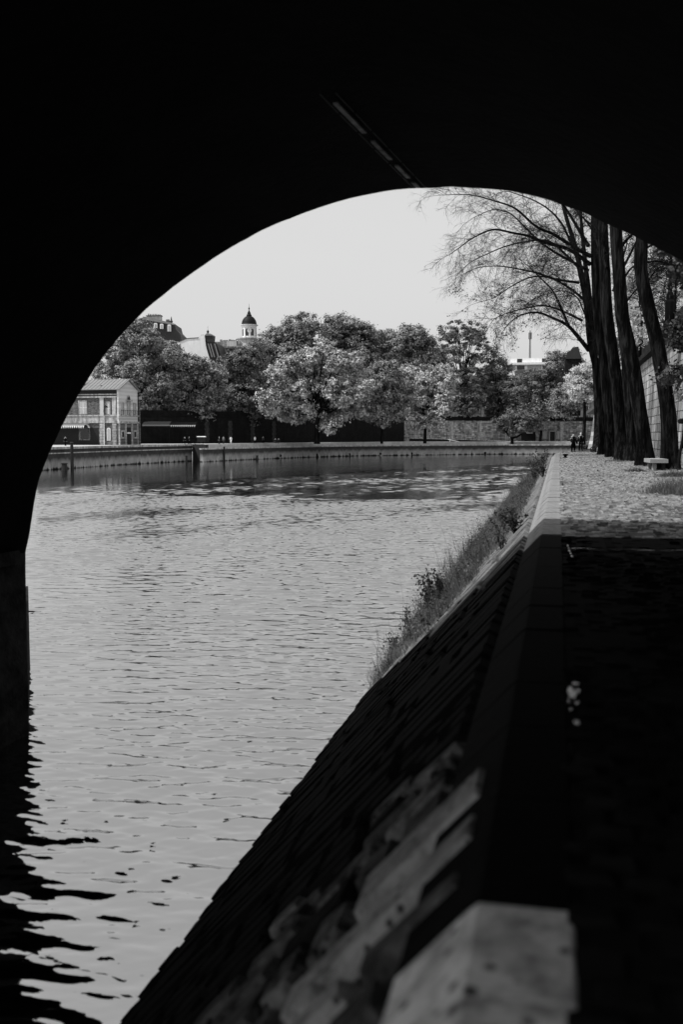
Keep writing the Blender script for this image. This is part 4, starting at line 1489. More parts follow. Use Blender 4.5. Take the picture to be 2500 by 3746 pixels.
def near_tree(base, trunkpx, dd, rads, limbs, label, leaves=0, twigL=2.2, lev=2, rootflare=True, spac=.55, upright=0):
    """base px on the path; trunk traced upward at depth dd (leaning a little through depth)"""
    p0 = G(base[0], base[1], 0.)
    t = thing('plane_tree', label, 'tree', (p0.x, p0.y, 0), 0, 'plane trees along the quay path')
    tp = [p0 - p0] + [P(x, y, dd) - p0 for x, y in trunkpx]
    top = tp[-1]
    tp.append(top + (tp[-1] - tp[-2]).normalized() * 3.5 + Vector((0, 0, 1)))
    tp.append(tp[-1] + Vector((random.uniform(-.6, .2), 0, 4)))
    dp = dens(tp, 4)
    n = len(dp)
    rr = [np.interp(i / (n - 1), np.linspace(0, 1, len(rads)), rads) for i in range(n)]
    b = MB()
    # bark ridges: a 14-sided section with ragged radius
    m0 = 16
    ph_ = [random.uniform(0, 6.28) for _ in range(4)]
    i0 = len(b.v)
    for k, (q, r) in enumerate(zip(dp, rr)):
        h = q.z
        fl = 1 + (.45 * math.exp(-max(h, 0) / .45) if rootflare else 0)
        for j in range(m0):
            a = 2 * math.pi * j / m0
            f = 1 + .05 * math.sin(5 * a + ph_[0] + h * .15) + .04 * math.sin(3 * a + ph_[1] - h * .3) + (.09 * math.sin(4 * a + ph_[2]) * math.exp(-max(h, 0) / .6) if rootflare else 0) + random.uniform(-.025, .025)
            b.v.append((q.x + r * fl * f * math.cos(a), q.y + r * fl * f * math.sin(a), q.z - (.15 if k == 0 else 0)))
    for k in range(n - 1):
        for j in range(m0):
            j2 = (j + 1) % m0
            b.f.append((i0 + k * m0 + j, i0 + k * m0 + j2, i0 + (k + 1) * m0 + j2, i0 + (k + 1) * m0 + j))
    b.build('trunk', M['bark'], t)
    lb, tb = MB(), MB()
    tips = []
    for pl, d0, d1, r0, r1, sp_ in limbs:
        q = [P(x, y, d0 + (d1 - d0) * i / (len(pl) - 1)) - p0 for i, (x, y) in enumerate(pl)]
        dq = dens(q, 4)
        nn_ = len(dq)
        lb.tube(dq, [r0 + (r1 - r0) * (i / (nn_ - 1)) ** .7 for i in range(nn_)], 7)
        L = 0.
        nxt = .6
        tot = sum((dq[i + 1] - dq[i]).length for i in range(nn_ - 1))
        for i in range(nn_ - 1):
            seg = (dq[i + 1] - dq[i])
            sl_ = seg.length
            while nxt < L + sl_:
                q_ = dq[i] + seg * ((nxt - L) / sl_)
                tt = seg.normalized()
                f = nxt / tot
                sd_ = Vector((random.gauss(0, .8), random.gauss(0, .8), random.gauss(.35, .8)))
                sd_ -= tt * sd_.dot(tt)
                sd_.normalize()
                sprout(tb, q_, tt * random.uniform(.6, 1.1) + sd_, sp_ * random.uniform(.6, 1.2) * (1. - .45 * f), .024 * (1 - .4 * f), lev, .22 - upright, tips)
                nxt += spac * .48 * random.uniform(.6, 1.4)
            L += sl_
        sprout(tb, dq[-1], dq[-1] - dq[-2], sp_ * .6, r1, lev, .25, tips)
    if lb.v:
        lb.build('limbs', M['bark'], t)
    if tb.v:
        tb.build('twigs', M['twig'], t)
    if leaves and tips:
        ii = rng.integers(0, len(tips), leaves // 5)
        c = np.array([tips[i] for i in ii])
        wgt = c[:, 2] < np.percentile(c[:, 2], 55)
        c = c[wgt]
        c = (c[:, None, :] + rng.normal(size=(len(c), 5, 3)) * .16).reshape(-1, 3)
        np_obj('leaves', leaf_quads(c, .075), 4, M['leaf_near'], t)
    return t


def lim(pts, d0, d1, r0=.12, r1=.03, sp=2.6, f=Z4):
    return ([f(*p) for p in pts], d0, d1, r0, r1, sp)


# nearest leaning trunk at the right
near_tree((2455, 1717), [(2452, 1600), (2444, 1482), (2421, 1338), (2404, 1246), (2374, 1125), (2348, 1003), (2346, 920), (2350, 864)], 45.9, [.40, .37, .345, .34, .33, .32, .3, .29, .27, .2, .1],
          [lim([(1350, 440), (1420, 400), (1470, 370)], 46, 47, .06, .03, 1.6), lim([(1345, 530), (1420, 520), (1500, 545), (1560, 560)], 46, 47, .05, .02, 1.8),
           lim([(1360, 640), (1420, 560), (1470, 590), (1450, 720)], 46, 48, .04, .015, 1.4)],
          'nearest thick trunk leaning left, right of the stone bench', 120, lev=2)
# second trunk
near_tree((2366, 1703), [(2358, 1597), (2340, 1482), (2323, 1367), (2300, 1252), (2283, 1180), (2274, 1100), (2266, 980), (2258, 840)], 51.6, [.42, .38, .36, .36, .36, .34, .33, .31, .28, .2, .1],
          [lim([(1195, 430), (1240, 380), (1270, 350), (1300, 300)], 52, 52, .1, .05, 1.6), lim([(1205, 560), (1240, 500), (1290, 400), (1330, 340)], 52, 53, .09, .04, 1.8),
           lim([(1215, 620), (1260, 560), (1310, 530)], 52, 53, .07, .03, 1.6), lim([(1230, 760), (1290, 690), (1330, 660)], 52, 53, .06, .02, 1.5)],
          'second thick trunk, straight behind the stone bench', 150, lev=2)
near_tree((2318, 1687), [(2312, 1600), (2300, 1450), (2290, 1300), (2270, 1150), (2258, 1000), (2245, 840)], 60.7, [.36, .3, .28, .27, .26, .24, .2, .14, .08],
          [lim([(1150, 700), (1190, 560), (1230, 420)], 61, 62, .1, .04, 1.8)], 'slim trunk pressed close beside the second thick trunk', 0)
near_tree((2280, 1686), [(2272, 1580), (2260, 1424), (2237, 1252), (2222, 1137), (2214, 980), (2208, 834)], 61.5, [.42, .37, .36, .35, .34, .32, .3, .2, .1],
          [lim([(1110, 560), (1060, 430), (1020, 330), (960, 250)], 61, 63, .1, .05, 2.), lim([(1100, 470), (1050, 330), (990, 280), (930, 220)], 61, 64, .09, .04, 2.)],
          'stout straight trunk in the middle of the near row', 0, lev=2)
near_tree((2244, 1672), [(2236, 1580), (2226, 1482), (2208, 1310), (2191, 1166), (2182, 1000), (2180, 822)], 71., [.42, .38, .36, .34, .33, .3, .28, .2, .1],
          [lim([(1010, 540), (880, 450), (740, 410), (640, 370), (540, 350), (420, 330), (300, 380), (230, 430), (160, 480)], 71, 66, .16, .02, 2.8),
           lim([(1010, 490), (900, 430), (790, 360), (680, 310), (560, 205), (440, 160), (280, 120), (100, 122)], 71, 66, .17, .015, 2.8),
           lim([(1000, 430), (940, 330), (880, 230), (840, 170), (800, 90)], 71, 69, .15, .05, 2.6),
           lim([(1000, 580), (930, 540), (800, 470), (700, 400), (600, 300), (520, 230), (420, 210), (300, 260)], 71, 72, .13, .02, 2.8),
           lim([(900, 430), (840, 300), (760, 210), (660, 150), (520, 100)], 71, 72, .1, .03, 2.6)],
          'tall trunk whose upper limbs arch far out over the river', 200)
near_tree((2213, 1663), [(2208, 1580), (2203, 1482), (2185, 1355), (2162, 1252), (2151, 1137), (2128, 1000), (2100, 880), (2070, 780)], 80., [.45, .38, .35, .32, .28, .26, .22, .19, .15, .1, .05],
          [lim([(970, 350), (880, 240), (830, 190), (750, 150), (640, 110), (540, 125), (470, 170), (420, 230)], 80, 74, .2, .02, 2.8, Z3),
           lim([(845, 205), (800, 100), (770, 30), (730, -40), (650, -120), (590, -180)], 79, 76, .14, .03, 2.8, Z3),
           lim([(940, 650), (800, 630), (680, 590), (560, 565), (450, 550), (330, 560), (220, 610)], 80, 74, .12, .015, 2.8),
           lim([(960, 880), (860, 830), (740, 790), (640, 800), (520, 830), (430, 870), (390, 930)], 80, 76, .11, .015, 2.6),
           lim([(980, 760), (880, 680), (760, 620), (640, 620), (520, 680), (430, 740), (330, 770)], 80, 76, .12, .015, 2.8),
           lim([(940, 560), (860, 480), (760, 400), (640, 400), (500, 430), (380, 480), (280, 530), (200, 610)], 80, 77, .12, .015, 2.8)],
          'leaning trunk at the row end with a long bare limb reaching left', 2400)
near_tree((2186, 1655), [(2190, 1560), (2188, 1460), (2180, 1330), (2168, 1200), (2155, 1060), (2140, 930)], 93., [.42, .36, .33, .3, .27, .24, .2, .12, .06],
          [lim([(990, 780), (940, 600), (920, 480), (890, 380)], 93, 92, .12, .03, 2.6), lim([(1000, 900), (960, 800), (930, 740), (850, 700), (740, 720), (650, 760)], 93, 90, .1, .02, 2.4)],
          'farthest dark trunk of the row, half hidden behind the others', 300)
# bare trees on the street above the wall, seen right of the nearest trunk
for (px, py, d, lb, seed) in ((2330, 1290, 112, 'bare twiggy tree on the upper street between the second and nearest trunks', 3), (2450, 1180, 96, 'bare twiggy tree on the upper street by the lamp post', 5)):
    random.seed(seed)
    p = P(px, py, d)
    t = thing('bare_tree', lb, 'tree', (p.x + .5, p.y, 6.9), 0, 'bare trees on the upper street')
    b, tb, tips = MB(), MB(), []
    h = 13
    b.tube([(0, 0, 0), (.1, 0, 3), (0, .1, 7), (.1, 0, h)], [.28, .22, .15, .05], 8)
    for k in range(30):
        z = random.uniform(1.8, h)
        a = random.uniform(0, 6.28)
        sprout(tb, Vector((0, 0, z)), Vector((math.cos(a), math.sin(a), .55)), random.uniform(3, 5.5), .05, 3, .16, tips)
    b.build('trunk', M['bark'], t)
    tb.build('twigs', M['twig'], t)
    c = np.array(tips)
    c = c[rng.integers(0, len(c), 350)] + rng.normal(size=(350, 3)) * .15
    np_obj('leaves', leaf_quads(c, .09), 4, M['leaf_near'], t)
random.seed(21)

# ------------------------------------------------------------------ right retaining wall
rwt = thing('quay_retaining_wall', 'high pale block retaining wall behind the near trunks', 'retaining wall', (XW, 0, 0))
ZC, ZPAR = 8.0, 9.3
b = MB().prism([(0, 14.2, -.3), (.35, 14.2, ZC), (2, 14.2, ZC), (2, 14.2, -.3)], (0, 110, 0))
b.build('wall_face', M['bigblock'], rwt)
MB().box(-.2, 14.2, ZC, 2, 124.2, ZC + .38).build('cornice', M['pier'], rwt)  # near-black cornice and parapet: their shade is put into the colour
MB().box(.15, 14.2, ZC + .38, .75, 124.2, ZPAR).build('parapet', M['pier'], rwt)
struct(MB().box(XW + .76, 16, ZC - .5, XW + 60, 300, ZC + .3).build('pavement', M['street']))
# battered pale buttress where the path ends
p = G(2192, 1642, 0.)
o = thing('stone_buttress', 'battered mottled stone buttress at the end of the quay path', 'buttress', (p.x, p.y, 0), PSI)
s = p.dot(FW) / FPX
MB().prism([(-20 * s, 0, 0), (40 * s, 0, 0), (40 * s, 0, 5.6), (12 * s, 0, 5.6), (2 * s, 0, 4.2), (-10 * s, 0, 1.4)], (0, 2.5, 0)).build('stone_face', M['rubble'], o)
MB().box(-21 * s, -.12, 0, 40 * s, -.005, .45).build('plinth', M['dress'], o)
# ladder-like iron stair fixed to the wall
p = P(2292, 1505, 97)
o = thing('wall_ladder', 'iron rung ladder on the retaining wall between two trunks', 'ladder', (p.x, p.y, p.z), PSI)
MB().box(-.28, 0, -.1, -.22, .06, 2.2).box(.22, 0, -.1, .28, .06, 2.2).build('stringer', M['iron'], o)
for k in range(5):
    MB().box(-.22, -.01, .1 + k * .4, .22, .08, .16 + k * .4).build('rung', M['plaster'], o)

# lamp posts on the parapet
for px, d, zt, lb, head in ((2453, 62.5, 15.2, 'tall dark lamp post with a flared base on the wall parapet', True), (2341, 87, 14.8, 'thinner dark lamp post seen between the second and nearest trunks', False)):
    p = P(px, 1120, d)
    o = thing('street_lamp', lb, 'street lamp', (p.x, p.y, ZC + .3), 0, 'lamp posts on the quay wall')
    z9 = ZPAR - ZC
    MB().lathe([(.3, 0), (.3, z9 + .2), (.22, z9 + .35), (.24, z9 + .55), (.12, z9 + .9), (.13, z9 + 1.1), (.085, z9 + 1.4), (.06, 5.6)], (0, 0, 0), 10).build('post', M['iron'], o)
    MB().lathe([(.05, 5.6), (.18, 5.7), (.3, 6.35), (.32, 6.4), (.06, 6.75), (.03, 7.0)], (0, 0, 0), 8).build('lantern', M['iron'], o)
    if not head:
        b = MB().tube([(-.45, 0, 2.9), (.45, 0, 2.9)], .05, 6)
        b.lathe([(.28, 0), (.3, .12), (.05, .2)], (0, 0, 2.82), 10)
        b.build('crossbar', M['iron'], o)


# ivy and hanging leaves
def ivy(px0, px1, py0, py1, d, n, size, label, m='ivy', thick=.5):
    c = P((px0 + px1) / 2, (py0 + py1) / 2, d)
    t = thing('hanging_ivy', label, 'ivy', tuple(c), 0, 'leafy climbers on the stonework')
    s = d / FPX
    hw, hh = (px1 - px0) / 2 * s, (py1 - py0) / 2 * s
    ncl = 14
    cc = rng.uniform(-1, 1, (ncl, 2))
    k = rng.integers(0, ncl, n)
    u = cc[k] * .8 + rng.normal(size=(n, 2)) * .2
    pts = np.stack([u[:, 0] * hw * RT.x + rng.normal(size=n) * thick * FW.x, u[:, 0] * hw * RT.y + rng.normal(size=n) * thick * FW.y, u[:, 1] * hh], 1)
    np_obj('leaves', leaf_quads(pts, size), 4, M[m], t)
    b = MB()
    for q in cc:
        e = RT * (q[0] * .8 * hw) + Vector((0, 0, q[1] * .8 * hh))
        b.tube([Vector((hw * .9 * RT.x, hw * .9 * RT.y, hh * .8)), e.lerp(Vector((0, 0, hh)), .4), e], [.02, .015, .006], 4)
    b.build('stems', M['twig'], t)
    return t


ivy(2395, 2520, 1330, 1425, 40, 420, .10, 'dark leafy sprig hanging in front of the nearest trunk')
ivy(2425, 2530, 1150, 1280, 58, 700, .13, 'dark ivy spilling over the parapet below the lamp post')
ivy(2460, 2540, 930, 1050, 19.0, 260, .06, 'black ivy leaves dangling from the bridge arch', thick=.12)
ivy(2395, 2460, 895, 930, 19.4, 220, .05, 'fringe of small ivy leaves on the bridge arch edge', thick=.1)
ivy(2255, 2360, 1110, 1260, 70, 520, .15, 'pale leafed climber between the second and nearest trunks', 'leaf_pale')
ivy(2480, 2530, 1420, 1470, 40, 90, .10, 'pale leaf spray low on the block wall at the edge', 'leaf_mid')
ivy(2240, 2300, 1200, 1360, 78, 500, .14, 'pale leaves glimpsed between the stout trunk and its neighbour', 'leaf_mid')

# ------------------------------------------------------------------ path furniture
p = G(2396, 1719, 0.)
bn = thing('stone_bench', 'pale stone slab bench between the two nearest trunks', 'bench', (p.x, p.y, 0), R(4))
s = p.y / FPX
b = MB().prism([(-.33, -.9, .34), (.45, -.9, .34), (.45, .9, .34), (-.33, .9, .34)], (0, 0, .17))
st = b.build('seat', M['stonebench'], bn)
for yv in (-.65, .65):
    MB().prism([(-.2, yv - .13, 0), (-.2, yv + .13, 0), (-.18, yv + .1, .36), (-.18, yv - .1, .36)], (.16, 0, 0)).build('leg', M['stonebench'], bn)
    MB().box(.2, yv - .12, 0, .36, yv + .12, .36).build('leg', M['cloth_grey'], bn)

p = G(2070, 1676, 0.)
o = thing('mooring_bollard', 'small dark iron mooring bollard at the path edge', 'bollard', (p.x, p.y, 0))
MB().lathe([(.13, 0), (.14, .04), (.1, .1), (.1, .17), (.2, .24), (.2, .27), (.05, .3)], (0, 0, 0), 12).build('post', M['iron'], o)
MB().lathe([(.2, 0), (.2, .02), (.13, .03)], (0, 0, 0), 12).build('base', M['iron'], o)
p = G(2056, 1654, 0.)
p.y = min(p.y, 90)
o = MB().box(-.2, -.2, 0, .25, .2, .18).box(-.14, -.14, .18, .18, .14, .24).build('stone_block', M['coping'], None, (p.x + .2, p.y, 0))
tag(o, 'pale stone block at the far corner of the quay edge', 'stone block')
p = G(2204, 1662, 0.)
o = MB().box(-.4, -.3, 0, .35, .3, .5).box(-.36, -.26, .5, .31, .26, .56).build('stone_block', M['stonebench'], None, (p.x, p.y, 0))
tag(o, 'squat stone block at the foot of the leaning row-end trunk', 'stone block')
# curved iron post at the right edge
p = G(2486, 1722, 0.)
o = thing('iron_post', 'curved black iron post with a knob at the right edge of the path', 'post', (p.x, p.y, 0), PSI)
s = p.dot(FW) / FPX
MB().tube([(0, 0, 0), (0, 0, .5), (.03, 0, .8), (.12, 0, 1.3), (.17, 0, 1.9), (.15, 0, 2.65)], [.09, .075, .07, .06, .045, .03], 8).build('shaft', M['iron'], o)
MB().lathe([(.06, -.12), (.15, -.08), (.16, .06), (.05, .12)], (.06, 0, 2.2), 10).build('knob', M['iron'], o)
MB().tube([(.12, .0, 1.3), (.2, 0, .9), (.22, 0, .1)], [.04, .04, .04], 6).build('brace', M['iron'], o)
# low iron hoop rail beyond the walkers
p = G(2163, 1650, 0.)
o = thing('hoop_rail', 'low curved iron rail at the end of the path', 'rail', (p.x, p.y, 0), PSI)
MB().tube([(0, 0, 0), (-.05, 0, .25), (.1, 0, .38), (.5, 0, .42), (1.4, 0, .5)], .05, 6).build('rail', M['iron'], o)
MB().tube([(1.4, 0, 0), (1.4, 0, .5)], .05, 6).build('post', M['iron'], o)

# wet patch reflecting the sky under the bridge
p = G(2096, 2545, 0.)
b = MB()
pts = []
for k in range(18):
    a = k / 18 * 6.283
    r = random.uniform(.6, 1.2)
    pts.append((.035 * r * math.cos(a), .21 * r * math.sin(a), 0))
b.face(pts)
m, nt_, bb = nodes('puddle_water')
bb.inputs['Base Color'].default_value = (.03, .03, .03, 1)
bb.inputs['Roughness'].default_value = .08
bb.inputs['IOR'].default_value = 2.4
pz = N(nt_, 'ShaderNodeTexNoise', Scale=26., Detail=3.)
nt_.links.new(coords(nt_, 'Object'), pz.inputs['Vector'])
bmp = N(nt_, 'ShaderNodeBump', Strength=.25, Distance=.01)
nt_.links.new(pz.outputs[0], bmp.inputs['Height'])
nt_.links.new(bmp.outputs[0], bb.inputs['Normal'])
for k, (px, py, sx, sy) in enumerate(((2096, 2535, 1, 1), (2118, 2528, .3, .35), (2086, 2566, .5, .22), (2110, 2572, .6, .25), (2090, 2596, .3, .15), (2112, 2645, .6, .3), (2108, 2502, .8, .25))):
    p = G(px, py, .05)
    o = MB()
    o.v = [(x * sx, y_ * sy, 0) for x, y_, _ in pts]
    o.f = [tuple(range(len(pts)))]
    q = o.build('puddle', m, None, (p.x, p.y, .052))
    q.rotation_euler = (R(-4.2), 0, 0)
    struct(q)

def wet(x, y_, lx, ly):
    q = []
    for k in range(16):
        a_ = k / 16 * 6.283
        r_ = random.uniform(.7, 1.15)
        q.append((lx * r_ * math.cos(a_), ly * r_ * math.sin(a_), 0))
    struct(MB().face(q).build('puddle', m, None, (x, y_, .026)))


for k in range(22):
    xq = .25 + k * .2 + random.uniform(-.08, .08)
    wet(xq, 14.1 + .06 * xq + random.uniform(-.07, .07), random.uniform(.05, .16), random.uniform(.02, .06))
for k in range(5):
    wet(.17 + random.uniform(-.02, .03), 13.2 + k * .32, random.uniform(.01, .025), random.uniform(.06, .14))

# ------------------------------------------------------------------ vegetation on the embankment
SL0 = Vector((XO - .02, 0, -.02))


def slope_pt(y, s, h=.08):
    return Vector((XO - .02, y, -.02)) + sd * s + nn * h


def blades(n, ylo, yhi, slo, shi, hmin, hmax, wd, name, m, dens_fn=None, parent=None):
    y = rng.uniform(ylo, yhi, n)
    s = rng.uniform(slo, shi, n)
    if dens_fn is not None:
        k = rng.random(n) < dens_fn(y, s)
        y, s = y[k], s[k]
    n = len(y)
    base = np.array([SL0.x, 0, SL0.z]) + np.outer(s, [sd.x, sd.y, sd.z]) + np.array([nn.x, nn.y, nn.z]) * .03
    base[:, 1] += y
    h = rng.uniform(hmin, hmax, n)
    lean = rng.normal(size=(n, 3)) * .33 + np.array([-.3, 0, 1.])
    tip = base + lean * h[:, None]
    bend = rng.normal(size=(n, 3)) * .12 * h[:, None]
    mid = base + lean * h[:, None] * .55 + bend
    a = rng.uniform(0, 6.28, n)
    wv = np.stack([np.cos(a), np.sin(a), np.zeros(n)], 1) * wd
    q = np.stack([base - wv, base + wv, mid + wv * .7, mid - wv * .7, mid - wv * .7, mid + wv * .7, tip + wv * .12, tip - wv * .12], 1)
    return np_obj(name, q.reshape(-1, 3), 4, m, parent)


def dgrass(y, s):
    c = .5 + .5 * np.sin(y * 1.7 + np.sin(s * 2.1) * 2) * np.sin(s * 1.9 + y * .6)
    edge = np.clip((s - .9 - np.clip((26 - y) * .28, 0, 3)) / 1.2, 0, 1)
    lim_ = np.clip((y - 17.5 - .75 * (s - .3)) / 1.5, 0, 1)
    return np.clip(edge * lim_ * (.06 + 1.25 * c * c), 0, 1)


struct(blades(150000, 16.5, 95, .5, 5.7, .08, .38, .006, 'grass', M['grass'], dgrass), 'stuff')


struct(blades(6000, 18.5, 90, 2.2, 5.7, .35, 1.0, .005, 'grass', M['weed'], dgrass), 'stuff')


def leafy_patch(n):
    y = rng.uniform(17.5, 92, n)
    q = rng.uniform(1., 5.6, n)
    k = rng.random(n) < dgrass(y, q)
    y, q = y[k], q[k]
    c = np.array([SL0.x, 0, SL0.z]) + np.outer(q, [sd.x, sd.y, sd.z])
    c[:, 1] += y
    c = c[:, None, :] + rng.normal(size=(len(y), 26, 3)) * np.array([.13, .13, .13]) + np.array([-.05, 0, .2])
    return leaf_quads(c.reshape(-1, 3), .035, .2)


struct(np_obj('grass', leafy_patch(2200), 4, M['weed_dark'], None), 'stuff')
struct(np_obj('grass', leafy_patch(900), 4, M['weed'], None), 'stuff')


def weed(px, py, h, label, m, spread=.35, nst=9, lf=.05, nl=26):
    # foot on the slope along the sight line
    r = ray(px, py)
    n_ = Vector((nn.x, 0, nn.z))
    t = (SL0 - CAM).dot(n_) / r.dot(n_)
    p = CAM + r * t
    o = thing('weed_plant', label, 'weed', tuple(p), 0, 'weeds growing on the embankment')
    b = MB()
    cen = []
    lf *= .72
    nl = int(nl * 1.3)
    for k in range(nst):
        e = Vector((random.gauss(-.1, spread * .55), random.gauss(0, spread * .5), h * random.uniform(.55, 1.05)))
        m_ = e * .5 + Vector((random.gauss(0, .04), random.gauss(0, .04), .06))
        b.tube([(0, 0, -.05), m_, e], [.012, .008, .003], 4, False)
        for j in range(nl):
            f = random.uniform(.2, 1.05)
            q = (m_ * (f / .5) if f < .5 else m_.lerp(e, (f - .5) / .5))
            cen.append(q + Vector((random.gauss(0, .05), random.gauss(0, .05), random.gauss(0, .03))))
    b.build('stems', M['twig'], o)
    np_obj('leaves', leaf_quads(np.array(cen), lf), 4, m, o)
    return o


C6 = lambda x, y: (1300 + x * .5102, 1650 + y * .5102)
WD = [
    (545, 1215, 1.25, 'tallest dark bushy weed at the middle of the embankment', 'weed_dark', .28, 12, .06, 40),
    (610, 1150, .95, 'dark weed just above the tallest bushy one', 'weed_dark', .25, 10, .06, 34),
    (400, 1340, .9, 'dark feathery weed low near the water', 'weed_dark', .18, 8, .045, 30),
    (640, 960, 1.25, 'airy see-through weed leaning over the water', 'weed', .35, 9, .03, 20),
    (700, 900, 1.2, 'airy tall weed just up the slope from the see-through one', 'weed', .3, 9, .03, 20),
    (800, 800, 1.0, 'pale upright weed in the middle clump', 'weed', .25, 9, .04, 26),
    (850, 760, .9, 'grey bushy weed beside the pale upright one', 'weed_dark', .3, 9, .045, 28),
    (940, 660, .9, 'round grey weed at the water side of the slope', 'weed', .3, 10, .045, 28),
    (1080, 620, .8, 'dark hollow weed clump below the coping', 'weed_dark', .4, 10, .06, 34),
    (1150, 600, .7, 'small dark weed nearest the coping corner', 'weed_dark', .3, 8, .055, 30),
    (1060, 720, .6, 'stalky weed on the bare stones', 'weed', .2, 6, .04, 22),
    (1130, 330, 1.1, 'leafy weed farther along the slope', 'weed', .45, 10, .05, 30),
    (1220, 290, 1.2, 'tall pale weed thicket before the bend', 'weed', .5, 11, .05, 30),
    (1290, 240, 1.3, 'bushy weed near the far end of the coping', 'weed', .5, 10, .06, 30),
    (1350, 190, 1.4, 'big weed clump near the far path corner', 'weed_dark', .6, 11, .07, 30),
    (300, 1440, .5, 'low tuft of weed by the waterline', 'weed_dark', .25, 7, .045, 22),
    (230, 1510, .4, 'lowest small weed tuft at the waterline', 'weed_dark', .25, 7, .04, 20),
    (500, 1180, .7, 'thin weed leaning left of the tallest bushy one', 'weed_dark', .25, 8, .04, 24),
]
for x, y, h, lb, m, sp_, ns, lf, nl in WD:
    px, py = C6(x, y)
    weed(px, py, h, lb, M[m], sp_, ns, lf, nl)

# grass tufts on the path
def tuft(px, py, wd, dp, h, n, label):
    p = G(px, py, 0.)
    t = tag(np_obj('grass_tuft', tuft_v(wd, dp, h, n), 4, M['grass'], None, (p.x, p.y, 0)), label, 'grass', 'grass tufts on the path')
    return t


def tuft_v(wd, dp, h, n):
    b_ = np.stack([rng.normal(size=n) * wd * .4, rng.normal(size=n) * dp * .4, np.zeros(n)], 1)
    hh = h * rng.uniform(.4, 1.1, n) * np.clip(1.2 - np.abs(b_[:, 0]) / wd, .3, 1)
    ln_ = rng.normal(size=(n, 3)) * .4 + np.array([0, 0, 1.])
    tip = b_ + ln_ * hh[:, None]
    mid = b_ + ln_ * hh[:, None] * .5
    a = rng.uniform(0, 6.28, n)
    wv = np.stack([np.cos(a), np.sin(a), np.zeros(n)], 1) * .006
    return np.stack([b_ - wv, b_ + wv, mid + wv * .7, mid - wv * .7, mid - wv * .7, mid + wv * .7, tip + wv * .1, tip - wv * .1], 1).reshape(-1, 3)


tuft(2470, 1808, 1.1, .7, .36, 2600, 'long grass tuft on the cobbles at the right edge')
tuft(2480, 1745, 1.2, .8, .22, 1500, 'short grass patch in front of the nearest trunk')
tuft(2330, 1725, .9, .6, .15, 800, 'sparse grass at the foot of the second trunk')
tuft(2250, 1690, .9, .7, .16, 700, 'dark grass round the stout trunk roots')

# fallen leaves
n = 5200
yy = 17 + (rng.random(n) ** .85) * 77
xx_ = np.clip(rng.normal(3.0, 2.2, n), .15, 6.8)
c = np.stack([xx_, yy, np.full(n, .035) + rng.random(n) * .02], 1)
d_ = np.stack([rng.normal(size=n) * .25, rng.normal(size=n) * .25, np.ones(n)], 1)
u = np.stack([np.cos(xx_ * 91), np.sin(xx_ * 91), rng.normal(size=n) * .25], 1)
v = np.cross(d_, u)
sz = rng.uniform(.025, .06, (n, 1))
q = np.stack([c - u * sz, c - v * sz * .7, c + u * sz, c + v * sz * .7], 1)
struct(np_obj('fallen_leaves', q.reshape(-1, 3), 4, M['litter']), 'stuff')

# leaves floating on the river
FL = [(477, 3266, 'dark curled leaf with a stem floating near the bridge pier reflection'), (493, 3378, 'dark ragged leaf floating nearest the foot of the slope'), (640, 3214, 'small pale leaf drifting on smooth water'),
      (232, 3006, 'dark flat leaf by the edge of the pier reflection'), (555, 3090, 'small dark leaf drifting mid water'), (912, 2716, 'cluster of dark twigs floating mid river'), (825, 3002, 'faint oval leaf near the slope shadow'), (780, 2910, 'tiny leaf floating off the embankment'),
      (1490, 2166, 'dark round bit of driftwood near the weeds'), (1445, 2345, 'dark upright bit of driftwood by the lower weeds')]
for px, py, lb in FL:
    p = G(px, py, WATER_Z)
    b = MB()
    k = random.uniform(.022, .04)
    a0 = random.uniform(0, 6)
    pts = []
    for j in range(10):
        a = a0 + j * .628
        r = k * (1. if j % 2 else .82) * random.uniform(.85, 1.1)
        pts.append((r * math.cos(a) * 1.5, r * math.sin(a), .012 + .008 * math.sin(2 * a)))
    cx_ = (0, 0, .012)
    for j in range(10):
        b.face([cx_, pts[j], pts[(j + 1) % 10]])
    b.tube([(0, 0, .014), (k * 1.9, k * .6, .016)], .004, 4)
    tag(b.build('floating_leaf', M['deadleaf'], None, (p.x, p.y, WATER_Z + .01)), lb, 'leaf', 'leaves floating on the river')


# ------------------------------------------------------------------ people
def skin_mesh(name, V, E, m, parent, sub=1):
    me = bpy.data.meshes.new(name)
    me.from_pydata([v[0] for v in V], E, [])
    o = bpy.data.objects.new(name, me)
    COL.objects.link(o)
    md = o.modifiers.new('skin', 'SKIN')
    md.use_smooth_shade = True
    for i, v in enumerate(V):
        sv = me.skin_vertices[0].data[i]
        r = v[1]
        sv.radius = (r, r) if isinstance(r, (int, float)) else r
        sv.use_root = (i == 0)
    sm = o.modifiers.new('sub', 'SUBSURF')
    sm.levels = sm.render_levels = sub
    dg = bpy.context.evaluated_depsgraph_get()
    m2 = bpy.data.meshes.new_from_object(o.evaluated_get(dg))
    bpy.data.objects.remove(o)
    o = bpy.data.objects.new(name, m2)
    m2.materials.clear()
    m2.materials.append(m)
    COL.objects.link(o)
    o.parent = parent
    return o


def loft(rings, n=14):
    """rings of (cx, cy, z, rx, ry)"""
    b = MB()
    for cx, cy, z, rx, ry in rings:
        for j in range(n):
            a = 2 * math.pi * j / n
            b.v.append((cx + rx * math.cos(a), cy + ry * math.sin(a), z))
    for k in range(len(rings) - 1):
        for j in range(n):
            j2 = (j + 1) % n
            b.f.append((k * n + j, k * n + j2, (k + 1) * n + j2, (k + 1) * n + j))
    b.f.append(tuple(reversed(range(n))))
    b.f.append(tuple((len(rings) - 1) * n + j for j in range(n)))
    return b


